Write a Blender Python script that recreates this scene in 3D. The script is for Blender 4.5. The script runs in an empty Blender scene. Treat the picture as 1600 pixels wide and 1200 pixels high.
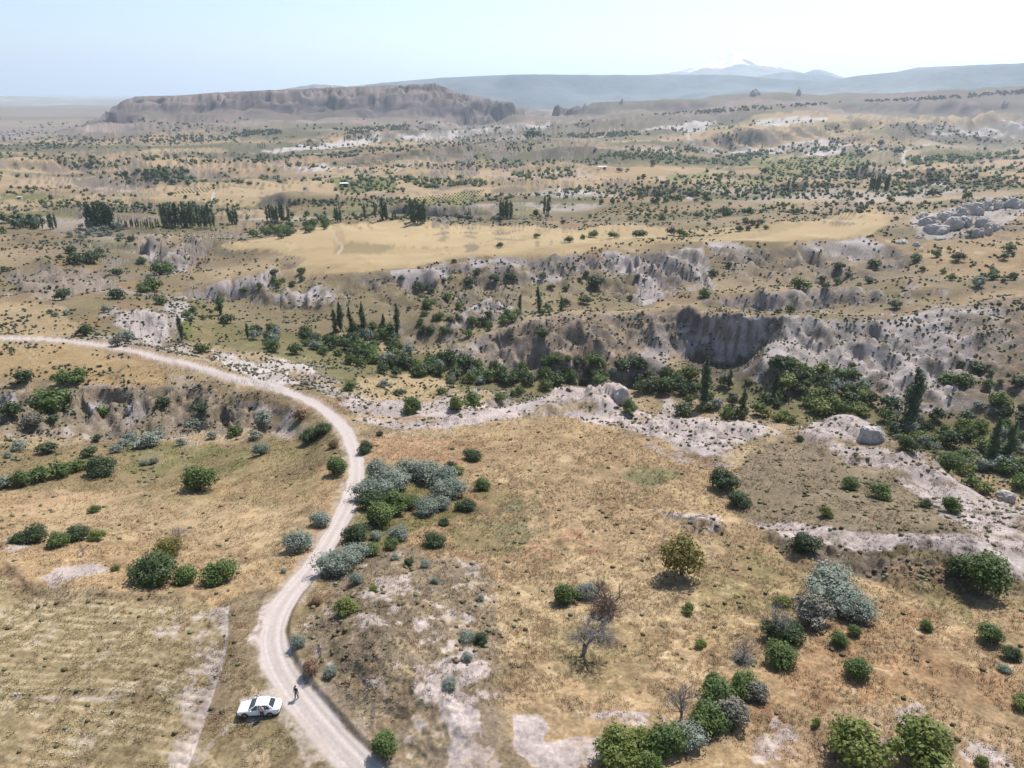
import bpy, bmesh, math, random
import numpy as np
from mathutils import Vector, Matrix
random.seed(7); rng = np.random.default_rng(7)
S = bpy.context.scene
C = S.collection

# ------------------------------------------------------------------ camera, light, exposure
CAM_H = 60.0
PITCH = math.radians(21.9)
FPX = 1130.0                       # focal length in pixels of a 1600 px wide frame
cam_data = bpy.data.cameras.new('camera')
cam_data.sensor_width = 36.0
cam_data.lens = 36.0 * FPX / 1600.0
cam_data.clip_start = 0.5
cam_data.clip_end = 200000.0
cam = bpy.data.objects.new('camera', cam_data); C.objects.link(cam)
cam.location = (0, 0, CAM_H)
cam.rotation_euler = (math.pi / 2 - PITCH, 0, 0)
S.camera = cam

SUN_EL = math.radians(56.0)
SUN_AZ = math.radians(36.0)        # from +Y (view direction) towards +X
world = bpy.data.worlds.new('World'); S.world = world
world.use_nodes = True
wn = world.node_tree
bg = wn.nodes['Background']
sky = wn.nodes.new('ShaderNodeTexSky')
sky.sky_type = 'NISHITA'; sky.sun_disc = False
sky.sun_elevation = SUN_EL; sky.sun_rotation = SUN_AZ
sky.altitude = 1100; sky.air_density = 1.0; sky.dust_density = 2.0; sky.ozone_density = 1.0
wn.links.new(sky.outputs[0], bg.inputs[0])
bg.inputs[1].default_value = 0.11
sl = bpy.data.lights.new('sun', 'SUN'); sl.energy = 4.8; sl.angle = math.radians(0.5); sl.color = (1.0, 0.955, 0.90)
sun = bpy.data.objects.new('sun', sl); C.objects.link(sun)
sd = Vector((math.sin(SUN_AZ) * math.cos(SUN_EL), math.cos(SUN_AZ) * math.cos(SUN_EL), math.sin(SUN_EL)))
sun.rotation_euler = sd.to_track_quat('Z', 'Y').to_euler()
sun.location = (0, 0, 400)
S.view_settings.view_transform = 'Standard'; S.view_settings.look = 'None'
S.view_settings.gamma = 1.0; S.view_settings.exposure = 0.6; S.view_settings.use_curve_mapping = False
S.render.engine = 'CYCLES'
S.cycles.max_bounces = 6; S.cycles.diffuse_bounces = 2; S.cycles.glossy_bounces = 2
S.cycles.transmission_bounces = 2; S.cycles.transparent_max_bounces = 6; S.cycles.volume_bounces = 4
S.cycles.use_denoising = True

HAZE_DENSITY = 0.000070

# ------------------------------------------------------------------ projection helpers (pixels of the 1600x1200 frame)
SP, CP = math.sin(PITCH), math.cos(PITCH)
def ray(u, v):
    a = (u - 800.0) / FPX; b = (v - 600.0) / FPX
    return a, CP - b * SP, -(SP + b * CP)
def at_z(u, v, z):                     # point of the ray on the level z
    a, y, d = ray(u, v); t = (z - CAM_H) / d
    return (a * t, y * t, z)
def at_r(u, v, r):                     # point of the ray at ground distance r
    a, y, d = ray(u, v); t = r / math.hypot(a, y)
    return (a * t, y * t, CAM_H + d * t)
def px_of(x, y, z):
    zc = y * CP - (z - CAM_H) * SP
    yc = y * SP + (z - CAM_H) * CP
    return 800 + FPX * x / zc, 600 - FPX * yc / zc

# ------------------------------------------------------------------ numpy noise
def _hash(ix, iy, seed):
    h = (ix.astype(np.int64) * 374761393 + iy.astype(np.int64) * 668265263 + seed * 1274126177) & 0xffffffff
    h = ((h ^ (h >> 13)) * 1274126177) & 0xffffffff
    return ((h ^ (h >> 16)) & 0xffff).astype(np.float32) / 65535.0
def vnoise(x, y, seed=0):              # value noise, 0..1
    x0 = np.floor(x); y0 = np.floor(y)
    fx = (x - x0).astype(np.float32); fy = (y - y0).astype(np.float32)
    fx = fx * fx * fx * (fx * (fx * 6 - 15) + 10); fy = fy * fy * fy * (fy * (fy * 6 - 15) + 10)
    ix = x0.astype(np.int64); iy = y0.astype(np.int64)
    a = _hash(ix, iy, seed); b = _hash(ix + 1, iy, seed); c = _hash(ix, iy + 1, seed); d = _hash(ix + 1, iy + 1, seed)
    return (a + (b - a) * fx) * (1 - fy) + (c + (d - c) * fx) * fy
def fbm(x, y, scale, octaves=4, seed=0, gain=0.5, minscale=None):   # about -1..1; scale in metres; minscale array fades small octaves
    out = np.zeros(np.shape(x), np.float32); amp = 1.0; tot = 0; s = scale
    ca, sa = math.cos(0.6), math.sin(0.6)
    px, py = np.asarray(x, np.float64), np.asarray(y, np.float64)
    for o in range(octaves):
        n = vnoise(px / s, py / s, seed + o * 17) * 2 - 1
        if minscale is not None:
            n = n * np.clip(s / minscale - 1.0, 0, 1)
        out += amp * n; tot += amp; amp *= gain; s *= 0.5
        px, py = px * ca - py * sa + 31.7, px * sa + py * ca - 12.3
    return out / tot * 1.6
def ridged(x, y, scale, octaves=4, seed=0, minscale=None):          # 0..1, sharp crests at 1
    out = np.zeros(np.shape(x), np.float32); amp = 1.0; tot = 0; s = scale
    px, py = np.asarray(x, np.float64), np.asarray(y, np.float64)
    for o in range(octaves):
        n = 1 - np.abs(vnoise(px / s, py / s, seed + o * 13) * 2 - 1) * 1.6
        if minscale is not None:
            k = np.clip(s / minscale - 1.0, 0, 1); n = n * k + 0.4 * (1 - k)
        out += amp * n; tot += amp; amp *= 0.5; s *= 0.5
        px, py = px * 0.8 - py * 0.6 + 5.1, px * 0.6 + py * 0.8 + 9.2
    return out / tot
def sstep(a, b, x):
    t = np.clip((x - a) / (b - a), 0, 1); return t * t * (3 - 2 * t)

# ------------------------------------------------------------------ the lie of the land: known heights along lines, interpolated
KP = []
def L(pts, n=4):
    """pts: (u, v, z) along a line on the ground; subdivided"""
    w = [at_z(*p) for p in pts]
    out = []
    for a, b in zip(w[:-1], w[1:]):
        for k in range(n):
            t = k / n; out.append(tuple(a[i] + (b[i] - a[i]) * t for i in range(3)))
    out.append(w[-1]); KP.extend(out); return out
def R(pts, n=4):
    """pts: (u, v, r): the height follows from the distance"""
    w = [at_r(*p) for p in pts]
    out = []
    for a, b in zip(w[:-1], w[1:]):
        for k in range(n):
            t = k / n; out.append(tuple(a[i] + (b[i] - a[i]) * t for i in range(3)))
    out.append(w[-1]); KP.extend(out); return out
def behind(line, d, z=None, dz=None):
    for x, y, z0 in line:
        r = math.hypot(x, y); k = (r + d) / r
        KP.append((x * k, y * k, z if z is not None else z0 + dz))
def scarp(pts, h, run, back=None, n=3):
    """a low cliff facing the camera: foot line given, top behind it"""
    f = L(pts, n)
    m = len(f)
    for i, (x, y, z0) in enumerate(f):
        t = math.sin(math.pi * min(1, max(0, (i + 0.5) / m))) ** 0.5
        r = math.hypot(x, y); k = (r + run) / r
        KP.append((x * k, y * k, z0 + h * t))
        if back:
            k = (r + run + back[0]) / r
            KP.append((x * k, y * k, z0 + h * t + back[1]))

# near, left field and its terrace
L([(-200, 1250, 0), (0, 1200, -0.5), (200, 1200, -0.3), (330, 1180, 0), (480, 1260, 0.5)])
L([(-150, 1050, -1), (0, 1040, -1), (200, 1050, -0.8), (340, 1060, -0.4)])
L([(-150, 900, -3), (0, 890, -3), (60, 925, -2.6), (170, 938, -2.4), (260, 940, -2.2), (350, 950, -1.8)])
L([(-100, 850, -5), (60, 855, -5.5), (200, 890, -4.2), (350, 900, -4), (440, 900, -3.6)])
# road (heights along the centre)
ROAD = [(600, 1240, .8), (560, 1200, .5), (505, 1140, .2), (458, 1080, 0), (431, 1030, -.3), (428, 985, -1), (448, 940, -2), (485, 895, -3.2), (515, 848, -5),
        (540, 800, -7), (556, 755, -9.5), (556, 715, -12), (540, 675, -14.5), (510, 645, -16.5), (470, 622, -18.5), (420, 606, -20), (360, 592, -21),
        (300, 574, -22), (230, 556, -23), (160, 542, -24), (90, 533, -24.5), (0, 530, -24.8), (-120, 532, -25), (-300, 540, -25)]
L(ROAD, 4)
# left bowl
L([(-150, 780, -18), (0, 770, -18), (150, 775, -17), (300, 760, -16), (420, 760, -14.5), (500, 745, -12.5)])
L([(-150, 820, -11), (0, 830, -10), (150, 820, -10.5), (300, 840, -9), (440, 830, -7.5)])
L([(-150, 700, -25), (0, 700, -25), (100, 700, -25), (250, 700, -24), (400, 690, -22), (500, 690, -18)])
L([(-100, 655, -27), (60, 665, -27), (200, 680, -26.5), (300, 668, -26.5), (400, 660, -24), (480, 650, -20)])
L([(-100, 600, -24.2), (30, 598, -24), (160, 605, -23.5), (260, 600, -23), (350, 612, -22), (430, 628, -20.5)])
# right foreground
L([(560, 1150, 2.2), (620, 1180, 3), (750, 1230, 3), (950, 1240, 2), (1150, 1240, 2), (1400, 1240, 1), (1700, 1240, 1)])
L([(500, 1040, 2.2), (600, 1060, 3.2), (750, 1080, 2), (900, 1060, 0), (1100, 1060, 0), (1350, 1060, -.5), (1700, 1060, -1)])
L([(510, 960, 0), (600, 940, 1.2), (700, 950, 0), (850, 950, -2), (1050, 950, -2.5), (1250, 940, -3), (1450, 960, -3), (1700, 960, -3)])
L([(580, 870, -4), (680, 860, -4), (820, 860, -4.5), (1000, 860, -5), (1200, 860, -6), (1280, 870, -6), (1400, 905, -5), (1600, 930, -4)])
L([(600, 790, -8.5), (720, 780, -8.5), (850, 770, -8), (1000, 780, -8), (1150, 790, -8)])
L([(590, 720, -12), (720, 710, -12), (880, 700, -11), (1000, 710, -10.5), (1120, 740, -9.5)])
# white spur on the right with its dark front slope
L([(1200, 820, -7.2), (1290, 820, -5), (1400, 845, -3), (1500, 850, -2.2), (1620, 850, -2), (1750, 850, -2)])
L([(1180, 745, -9), (1300, 770, -7), (1400, 790, -5.5), (1480, 810, -4)])
# rim of the tableland above the ravine
rim = L([(560, 640, -16), (620, 662, -15.5), (700, 655, -15.5), (790, 640, -15.5), (850, 622, -15.5), (900, 612, -14.5), (965, 603, -14), (975, 625, -17), (1040, 650, -15.5),
         (1120, 652, -14), (1190, 662, -14), (1260, 665, -14), (1310, 655, -12), (1365, 662, -12.5), (1372, 690, -14), (1440, 715, -11.5), (1500, 750, -10), (1560, 775, -9), (1640, 800, -8), (1760, 830, -7)], 3)
L([(700, 690, -13), (850, 655, -13.5), (960, 640, -13.5), (1100, 690, -11.5), (1230, 700, -11), (1380, 730, -9.5), (1470, 770, -7.5)])
behind(rim[10:], 26, dz=-20)
L([(545, 618, -20), (620, 622, -23), (700, 625, -25), (780, 615, -27)])
# ravine floor
L([(1760, 720, -37), (1600, 705, -38), (1480, 690, -40), (1380, 665, -42), (1300, 645, -43), (1200, 625, -44), (1090, 610, -44), (980, 605, -44), (880, 595, -44), (780, 590, -43), (700, 585, -42), (610, 570, -41), (520, 555, -39), (440, 540, -37), (370, 530, -35), (320, 515, -34), (330, 480, -35), (300, 440, -36), (280, 425, -37)], 4)
# bank between road and ravine, left
L([(330, 555, -24), (400, 573, -23.5), (460, 590, -22), (520, 612, -19)])
L([(350, 545, -31), (430, 562, -31), (490, 578, -31), (540, 600, -28)])
L([(130, 490, -26), (190, 488, -25), (240, 496, -27), (272, 505, -30)])
L([(190, 525, -27), (240, 533, -28), (290, 535, -33)])
L([(0, 500, -26), (60, 480, -27), (150, 455, -29), (230, 460, -32)])
# middle ridge with the overhanging grey cliff
crest = L([(640, 556, -40), (700, 545, -38), (760, 520, -34), (820, 500, -31), (870, 490, -29), (950, 487, -28), (1040, 490, -28), (1110, 497, -28), (1200, 500, -28), (1260, 495, -27.5), (1330, 492, -27),
           (1420, 488, -25), (1480, 478, -22), (1540, 466, -19.5), (1600, 456, -18), (1700, 445, -16), (1800, 440, -15)], 4)
behind(crest, 22, dz=-5)
L([(700, 572, -41.5), (800, 560, -38.5), (900, 555, -37), (1000, 560, -38), (1040, 575, -41)], 4)
L([(1045, 560, -42), (1090, 572, -42.5), (1150, 585, -42.5), (1185, 565, -42)], 4)
for u_, v_, zf in ((1052, 491, -34), (1064, 492, -37), (1078, 493, -39), (1092, 495, -40), (1106, 497, -40.3), (1120, 498, -40.5), (1135, 499, -40.5), (1150, 499, -40.6), (1165, 500, -40.4), (1180, 500, -40), (1194, 500, -38), (1203, 500, -34)):
    x_, y_, z_ = at_z(u_, v_, -28.2); r_ = math.hypot(x_, y_)
    KP.append((x_ * (r_ - 1.5) / r_, y_ * (r_ - 1.5) / r_, -28.6)); KP.append((x_ * (r_ - 5) / r_, y_ * (r_ - 5) / r_, zf))
L([(1215, 540, -33), (1205, 570, -36), (1200, 600, -41)], 4)
L([(1300, 600, -41), (1400, 620, -39.5), (1480, 640, -38), (1600, 650, -35), (1750, 650, -33)])
L([(1280, 550, -35.5), (1400, 560, -33), (1500, 560, -29), (1600, 560, -26), (1750, 550, -24)])
# hollow and low mound behind the ridge
L([(900, 476, -33), (1000, 472, -34), (1080, 478, -33), (1200, 478, -33), (1330, 470, -32), (1420, 465, -30), (1500, 455, -26), (1600, 440, -22)])
L([(1100, 470, -32), (1160, 458, -29), (1230, 455, -28), (1320, 450, -27.5), (1400, 450, -28), (1470, 462, -28)])
L([(1180, 445, -33), (1300, 440, -32.5), (1400, 440, -31), (1500, 440, -27), (1600, 425, -24)])
# slope up to the yellow tableland
L([(440, 520, -37), (520, 500, -38), (600, 500, -38), (680, 490, -38), (760, 480, -38.5), (860, 470, -38), (950, 455, -37), (1050, 452, -36)])
L([(700, 515, -39.5), (730, 495, -36), (765, 466, -32), (800, 480, -37)])
rim2 = L([(340, 388, -37), (380, 396, -36), (450, 408, -33), (540, 428, -31), (620, 424, -30), (700, 408, -30), (780, 402, -29), (880, 405, -28), (960, 394, -27.5), (1060, 382, -27), (1130, 378, -26.5), (1200, 379, -26.5), (1260, 379, -26), (1340, 376, -26), (1400, 380, -26), (1500, 400, -23), (1600, 405, -21), (1750, 405, -20)])
L([(560, 455, -36), (650, 445, -35), (760, 432, -34), (850, 430, -34), (950, 425, -34), (1060, 425, -34), (1150, 420, -33.5), (1250, 415, -32.5), (1350, 410, -31), (1450, 425, -28)])
L([(400, 455, -36), (450, 462, -36), (520, 470, -36)]); L([(415, 468, -39), (460, 480, -39), (510, 482, -39)])
L([(430, 440, -34.5), (500, 445, -33), (560, 440, -33)])
L([(345, 380, -38), (420, 370, -39), (520, 350, -39), (640, 347, -38), (760, 352, -37), (900, 360, -34), (1050, 362, -31), (1200, 350, -29), (1340, 325, -27), (1400, 350, -25), (1500, 330, -20), (1600, 315, -16), (1750, 310, -14)])
L([(560, 375, -34), (700, 378, -33), (850, 378, -31), (1000, 372, -29), (1150, 365, -28), (1300, 350, -27.5)])
# left middle distance: gully heads and knolls
L([(0, 440, -29), (60, 432, -27.5), (110, 440, -29), (160, 450, -31)]); L([(0, 400, -32), (120, 400, -33), (200, 400, -36), (240, 410, -38)])
scarp([(255, 425, -39), (285, 420, -39), (310, 402, -39), (325, 395, -38)], 6, 5, (10, 1)); scarp([(215, 400, -38), (235, 400, -38), (250, 395, -38)], 4, 3)
scarp([(285, 462, -38), (330, 460, -38), (380, 452, -38), (420, 440, -37), (440, 425, -37)], 5, 4, (10, 0))
L([(0, 370, -35), (120, 372, -37), (250, 368, -39), (340, 362, -40)]); L([(0, 352, -40), (150, 356, -42), (300, 352, -42), (420, 348, -42), (520, 342, -41)])
# plain with terraces
L([(-200, 330, -38), (0, 325, -38), (200, 325, -39), (400, 330, -41), (520, 325, -41), (700, 330, -42), (800, 335, -42), (950, 330, -40), (1100, 322, -38), (1250, 320, -37), (1400, 318, -33), (1600, 300, -26)])
L([(-200, 300, -36), (0, 300, -37), (180, 300, -37), (350, 305, -38), (500, 302, -42), (650, 310, -42), (800, 310, -43), (950, 308, -43), (1100, 305, -42), (1250, 300, -40), (1400, 300, -38), (1600, 285, -32)])
L([(-200, 275, -42), (0, 277, -42), (200, 280, -42), (400, 275, -44), (600, 280, -46), (800, 280, -46), (1000, 280, -46), (1200, 275, -44), (1400, 270, -42), (1600, 265, -38)])
L([(-200, 245, -42), (0, 240, -43), (200, 245, -46), (400, 250, -50), (600, 255, -52), (800, 250, -52), (1000, 250, -50), (1200, 245, -50), (1400, 238, -48), (1600, 235, -40)])
L([(-200, 222, -55), (0, 222, -56), (200, 222, -58), (400, 222, -62), (600, 225, -62), (800, 222, -58), (1000, 215, -48), (1200, 208, -36), (1400, 190, -10), (1600, 175, 8), (1750, 168, 15)])
L([(-200, 208, -72), (0, 208, -74), (200, 208, -76), (400, 205, -76), (600, 200, -70), (800, 198, -62), (1000, 185, -40), (1200, 170, -8), (1400, 155, 30), (1600, 146, 58)], 5)
scarp([(-60, 270, -43), (0, 265, -43), (60, 259, -43), (130, 255, -44), (200, 254, -44)], 9, 8, (30, 0))
scarp([(130, 288, -42), (180, 284, -42), (230, 281, -43), (290, 277, -43), (340, 273, -44), (380, 268, -45)], 8, 8, (30, 0))
scarp([(500, 260, -51), (560, 257, -51), (620, 253, -51), (670, 252, -51)], 7, 10, (30, 0)); scarp([(700, 250, -52), (760, 248, -52)], 8, 10, (30, 0))
scarp([(420, 237, -58), (520, 226, -60), (600, 218, -62), (700, 207, -65), (800, 201, -66), (860, 196, -64)], 22, 30, (80, -2))
scarp([(600, 335, -41.5), (680, 337, -41.5), (760, 338, -41)], 4, 3); scarp([(420, 318, -42), (460, 322, -42)], 6, 6)
scarp([(870, 248, -50), (940, 246, -50)], 9, 10, (40, 0)); scarp([(980, 302, -43), (1050, 300, -43)], 6, 6, (20, 0)); scarp([(1210, 300, -40), (1250, 297, -40), (1290, 298, -40)], 7, 7, (20, 0))
scarp([(1320, 278, -42), (1370, 276, -42)], 9, 8, (20, 0)); scarp([(1430, 292, -37), (1480, 285, -36), (1560, 290, -34)], 9, 9, (20, 0))
scarp([(1060, 232, -48), (1120, 226, -47), (1200, 222, -45), (1300, 213, -42), (1400, 205, -38), (1500, 197, -33)], 24, 22, (100, 4), 4)
scarp([(1280, 226, -44), (1360, 222, -42), (1440, 213, -39), (1520, 206, -36), (1600, 200, -33), (1700, 195, -30)], 18, 22, (40, 0), 4)
# badlands and the long mesa
L([(60, 200, -95), (200, 200, -95), (350, 195, -92), (500, 192, -88), (640, 190, -84), (760, 188, -80)], 5)
R([(150, 190, 2750), (200, 186, 2800), (300, 184, 2850), (420, 178, 2900), (550, 174, 2900), (680, 170, 2900), (760, 176, 2900)], 5)
R([(172, 178, 2900), (210, 163, 2960), (300, 160, 3010), (420, 155, 3010), (550, 150, 3000), (660, 147, 3000), (700, 150, 3000), (760, 163, 3050)], 6)
mesa = R([(176, 175, 3000), (204, 155, 3050), (260, 152, 3080), (330, 147, 3080), (410, 142, 3080), (500, 138, 3060), (600, 134, 3050), (680, 131, 3050), (700, 141, 3060), (730, 150, 3080), (790, 157, 3120)], 6)
behind(mesa[6:50], 350, dz=4); behind(mesa[6:50], 900, dz=2)
behind(mesa[6:50], 1500, z=-60)
L([(-300, 196, -90), (0, 194, -95), (100, 190, -100)], 4)
for u_ in (-100, 0, 60, 110, 150):
    for r_ in (2900, 3200, 3700, 4400):
        x_, y_, _z = at_r(u_, 190, r_); KP.append((x_, y_, -90 - (r_ - 2900) * .01))
R([(760, 164, 3300), (850, 166, 3200), (930, 162, 3200), (1020, 158, 3200), (1100, 153, 3200), (1160, 145, 3250), (1200, 142, 3250), (1250, 148, 3300), (1330, 145, 3300), (1450, 138, 3300), (1600, 134, 3300), (1760, 130, 3300)], 5)
R([(800, 182, 2600), (950, 178, 2600), (1100, 168, 2700), (1250, 162, 2700)], 4)
for a in range(-70, 71, 7):
    for r, z in ((5000, -60), (7500, -70), (15000, -60), (30000, -60), (60000, -60)):
        KP.append((r * math.sin(math.radians(a)), r * math.cos(math.radians(a)), z))
for a in range(-70, 71, 10):
    for r, z in ((25, 4), (42, 2.0)):
        KP.append((r * math.sin(math.radians(a)), r * math.cos(math.radians(a)), z))
for a in (-70, -60, 60, 70):
    for r, z in ((120, -4), (250, -25), (400, -32), (800, -40), (1500, -50), (2500, -60)):
        KP.append((r * math.sin(math.radians(a)), r * math.cos(math.radians(a)), z))

kp = np.array(KP)
kth = np.arctan2(kp[:, 0], kp[:, 1]); klr = np.log(np.hypot(kp[:, 0], kp[:, 1])); kz = kp[:, 2]
# drop near-coincident points
keep = []
cell = {}
for i in range(len(kp)):
    key = (round(kth[i] / 0.003), round(klr[i] / 0.004))
    if key in cell: continue
    cell[key] = i; keep.append(i)
kth, klr, kz = kth[keep], klr[keep], kz[keep]
D = np.sqrt((kth[:, None] - kth[None]) ** 2 + (klr[:, None] - klr[None]) ** 2 + 4e-6)
n_k = len(kth)
A = np.zeros((n_k + 3, n_k + 3)); A[:n_k, :n_k] = -D - np.eye(n_k) * 0.0006
P_ = np.stack([np.ones(n_k), kth, klr], 1); A[:n_k, n_k:] = P_; A[n_k:, :n_k] = P_.T
sol = np.linalg.solve(A, np.concatenate([kz, np.zeros(3)]))
TH0, TH1 = math.radians(-64), math.radians(64)
gth = np.linspace(TH0, TH1, 400)
glr = np.concatenate([np.arange(math.log(24), math.log(750), 0.0062), np.arange(math.log(750), math.log(62000), 0.0125)])
GZ = np.zeros((len(gth), len(glr)), np.float32)
wf = sol[:n_k]; kt32 = kth; kl32 = klr
LR32 = glr
dl2 = (LR32[:, None] - kl32[None]) ** 2
for i, t in enumerate(gth):
    d2 = dl2 + ((t - kt32) ** 2)[None]
    np.sqrt(d2 + 4e-6, out=d2)
    GZ[i] = -(d2 @ wf) + sol[n_k] + sol[n_k + 1] * t + sol[n_k + 2] * glr
del dl2
def base_h(th, lr):
    a = np.clip((th - TH0) / (TH1 - TH0) * (len(gth) - 1), 0, len(gth) - 1.001)
    i = a.astype(np.int32); fa = (a - i).astype(np.float32)
    b = np.interp(lr, glr, np.arange(len(glr))); b = np.clip(b, 0, len(glr) - 1.001)
    j = b.astype(np.int32); fb = (b - j).astype(np.float32)
    return (GZ[i, j] * (1 - fa) + GZ[i + 1, j] * fa) * (1 - fb) + (GZ[i, j + 1] * (1 - fa) + GZ[i + 1, j + 1] * fa) * fb

# ------------------------------------------------------------------ grid of the ground sheet (rows denser where the land is steep)
NC, NR = 950, 820
tt = np.linspace(-1, 1, NC)
cth = np.radians(48) * tt + np.radians(14) * tt ** 7
fine = np.concatenate([np.arange(math.log(30), math.log(4000), 0.002), np.arange(math.log(4000), math.log(60000), 0.03)])
ROWS = np.zeros((NC, NR), np.float64)
TT, FF = np.meshgrid(cth, fine, indexing='ij')
hb = base_h(TT, FF)
rr = np.exp(FF)
elev = (hb - CAM_H) / rr
de = np.abs(np.diff(elev, axis=1)) * FPX * 0.9
dr = np.diff(FF, axis=1)
wgt = de + dr * 90
k = np.ones(15) / 15                    # smooth the density a little across columns
for s in (1,):
    ws = np.apply_along_axis(lambda m: np.convolve(np.pad(m, 7, mode='edge'), k, mode='valid'), 0, wgt)
cum = np.concatenate([np.zeros((NC, 1)), np.cumsum(ws, axis=1)], axis=1)
for i in range(NC):
    ROWS[i] = np.interp(np.linspace(0, cum[i, -1], NR), cum[i], fine)
del TT, FF, hb, rr, elev, de, dr, wgt, ws, cum
TH = np.repeat(cth[:, None], NR, 1)
RR = np.exp(ROWS)
X = RR * np.sin(TH); Y = RR * np.cos(TH)
dRR = np.gradient(RR, axis=1)
MINS = np.maximum(RR * 0.0020 + 0.15, 1.0 * dRR).astype(np.float32)               # smallest feature worth modelling here

def full_h(x, y, r, mins):
    # gullies: shift the lookup sideways so that only steep ground is carved
    w1 = fbm(x, y, 26, 5, 11, 0.62, mins); w2 = fbm(x, y, 26, 5, 57, 0.62, mins)
    amp = np.interp(r, [30, 120, 200, 500, 900, 2300, 3200, 5000], [0.0, 0.6, 2.2, 3.6, 7, 16, 22, 30])
    g1 = ridged(x, y, 11, 3, 91, mins) - 0.45
    big1 = fbm(x, y, 190, 3, 21, 0.5, mins); big2 = fbm(x, y, 190, 3, 87, 0.5, mins)
    farw = sstep(1900, 2700, r)
    dx = w1 * amp + big1 * farw * 38
    dy = w2 * amp + g1 * amp * 0.9 + big2 * farw * 50
    xx, yy = x + dx, y + dy
    lr = np.log(np.maximum(np.hypot(xx, yy), 25.0))
    h = base_h(np.arctan2(xx, yy), lr)
    h0 = base_h(np.arctan2(x, y), np.log(np.maximum(r, 25.0)))
    e = 0.006
    gx = base_h(np.arctan2(x, y), np.log(np.maximum(r, 25.0)) + e) - base_h(np.arctan2(x, y), np.log(np.maximum(r, 25.0)) - e)
    steep = np.clip(np.abs(gx) / (2 * e * r), 0, 1.2)
    roll = fbm(x, y, 70, 3, 5, 0.5, mins) * np.interp(r, [60, 200, 500, 1200, 2500, 4000], [0.15, 1.0, 2.4, 5, 7, 8])
    g2 = ridged(x, y, 38, 4, 141, mins) - .5
    roll = roll + g2 * 6.5 * sstep(.10, .34, steep) * np.interp(r, [110, 200, 900, 1500], [0, 1, 1.2, 1.5])
    far_roll = fbm(x, y, 420, 3, 33, 0.5, mins) * np.interp(r, [400, 900, 2000, 4000, 9000], [0, 4, 9, 14, 20])
    # terraces of the plain: level steps with short risers that face the viewer
    tq = fbm(x * .45 + y * .1, y, 150, 4, 151, .5, mins) * 3.2 + (y / 150.0)
    ts = tq - np.floor(tq); stair = np.floor(tq) + sstep(0.0, .16, ts) - tq
    terr = stair * np.interp(r, [380, 560, 1200, 2400, 2900], [0, 3.5, 8, 12, 0]) * (0.5 + .5 * sstep(-.2, .4, fbm(x, y, 260, 2, 161, .5, mins)))
    onmesa = sstep(2900, 3060, r) * sstep(10, 35, h0) * (1 - sstep(.10, .22, steep)) * (np.arctan2(x, y) < -.02)
    high = sstep(2800, 3000, r) * sstep(-30, 10, h0) * (np.arctan2(x, y) < -.02)
    bad = sstep(2200, 2700, r) * (ridged(x, y, 120, 4, 71, mins) - 0.45) * 30 * (1 - .95 * onmesa)
    far_roll = far_roll * (1 - .92 * high); roll = roll * (1 - .9 * onmesa)
    tex = fbm(x, y, 3.4, 4, 44, 0.55, mins) * (0.05 + 0.95 * sstep(0.15, 0.6, steep) * np.interp(r, [130, 220], [.04, 1])) * np.interp(r, [60, 130, 250], [0.5, .8, 1.3])
    far_roll = far_roll + terr
    # strata of the mesa and the far badlands: benches and small cliffs
    mz = sstep(2500, 2850, r) * (1 - sstep(3500, 4200, r)) * sstep(-92, -75, h)
    q = (h + 7 * fbm(x, y, 260, 3, 171, .5, mins)) / 30.0; fq = q - np.floor(q)
    h = h + mz * (1 - onmesa) * .9 * 30.0 * (np.floor(q) + sstep(.45, .95, fq) - q)
    bad = bad * (1 - .55 * mz) * (1 - .5 * high)
    z = h + roll * (1 + steep) + far_roll + bad * (1 - sstep(4500, 7000, r)) + tex
    cap = np.interp(np.arctan2(x, y), CAPA, CAPZ) + 3 * fbm(x, y, 90, 3, 181, .5, mins)
    z = np.where((r > 2750) & (r < 6500), np.minimum(z, cap), z)
    return z, steep
_cap = [(-200, 182), (100, 182), (150, 180), (176, 172), (192, 161), (206, 153), (260, 151), (330, 146), (410, 141), (500, 137), (600, 133), (680, 130), (698, 138), (720, 146), (760, 154), (800, 160), (860, 163), (930, 160), (1020, 157), (1100, 151), (1160, 143), (1200, 141), (1250, 147), (1330, 144), (1450, 138), (1600, 133), (1800, 130)]
_cap = [at_r(u_, v_, 3080) for u_, v_ in _cap]
CAPA = np.array([math.atan2(c_[0], c_[1]) for c_ in _cap]); CAPZ = np.array([c_[2] for c_ in _cap])

Z, STEEP = full_h(X, Y, RR, MINS)

# ---- look-ups on the sheet
def col_of(x, y):
    th = np.arctan2(x, y); a = np.interp(th, cth, np.arange(NC)); a = np.clip(a, 0, NC - 1.001)
    i = int(a); return i, a - i
def ground(x, y):                        # height of the sheet
    i, f = col_of(x, y); r = math.log(math.hypot(x, y))
    return float(np.interp(r, ROWS[i], Z[i]) * (1 - f) + np.interp(r, ROWS[i + 1], Z[i + 1]) * f)
def hit(u, v):                           # where the sight line through a pixel meets the sheet
    a, y, d = ray(u, v); s = d / math.hypot(a, y)
    i, f = col_of(a, y); i = int(round(i + f))
    e = (Z[i] - CAM_H) / RR[i]
    ok = np.nonzero((e >= s))[0]
    j = ok[0] if len(ok) else NR - 1
    if j > 0:
        e0, e1 = e[j - 1], e[j]; t = (s - e0) / (e1 - e0) if e1 != e0 else 0
        r = RR[i, j - 1] + (RR[i, j] - RR[i, j - 1]) * min(1, max(0, t))
    else: r = RR[i, 0]
    k = r / math.hypot(a, y); x, y2 = a * k, y * k
    return x, y2, ground(x, y2)
def hits(pts): return [hit(*p)[:2] for p in pts]
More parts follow.
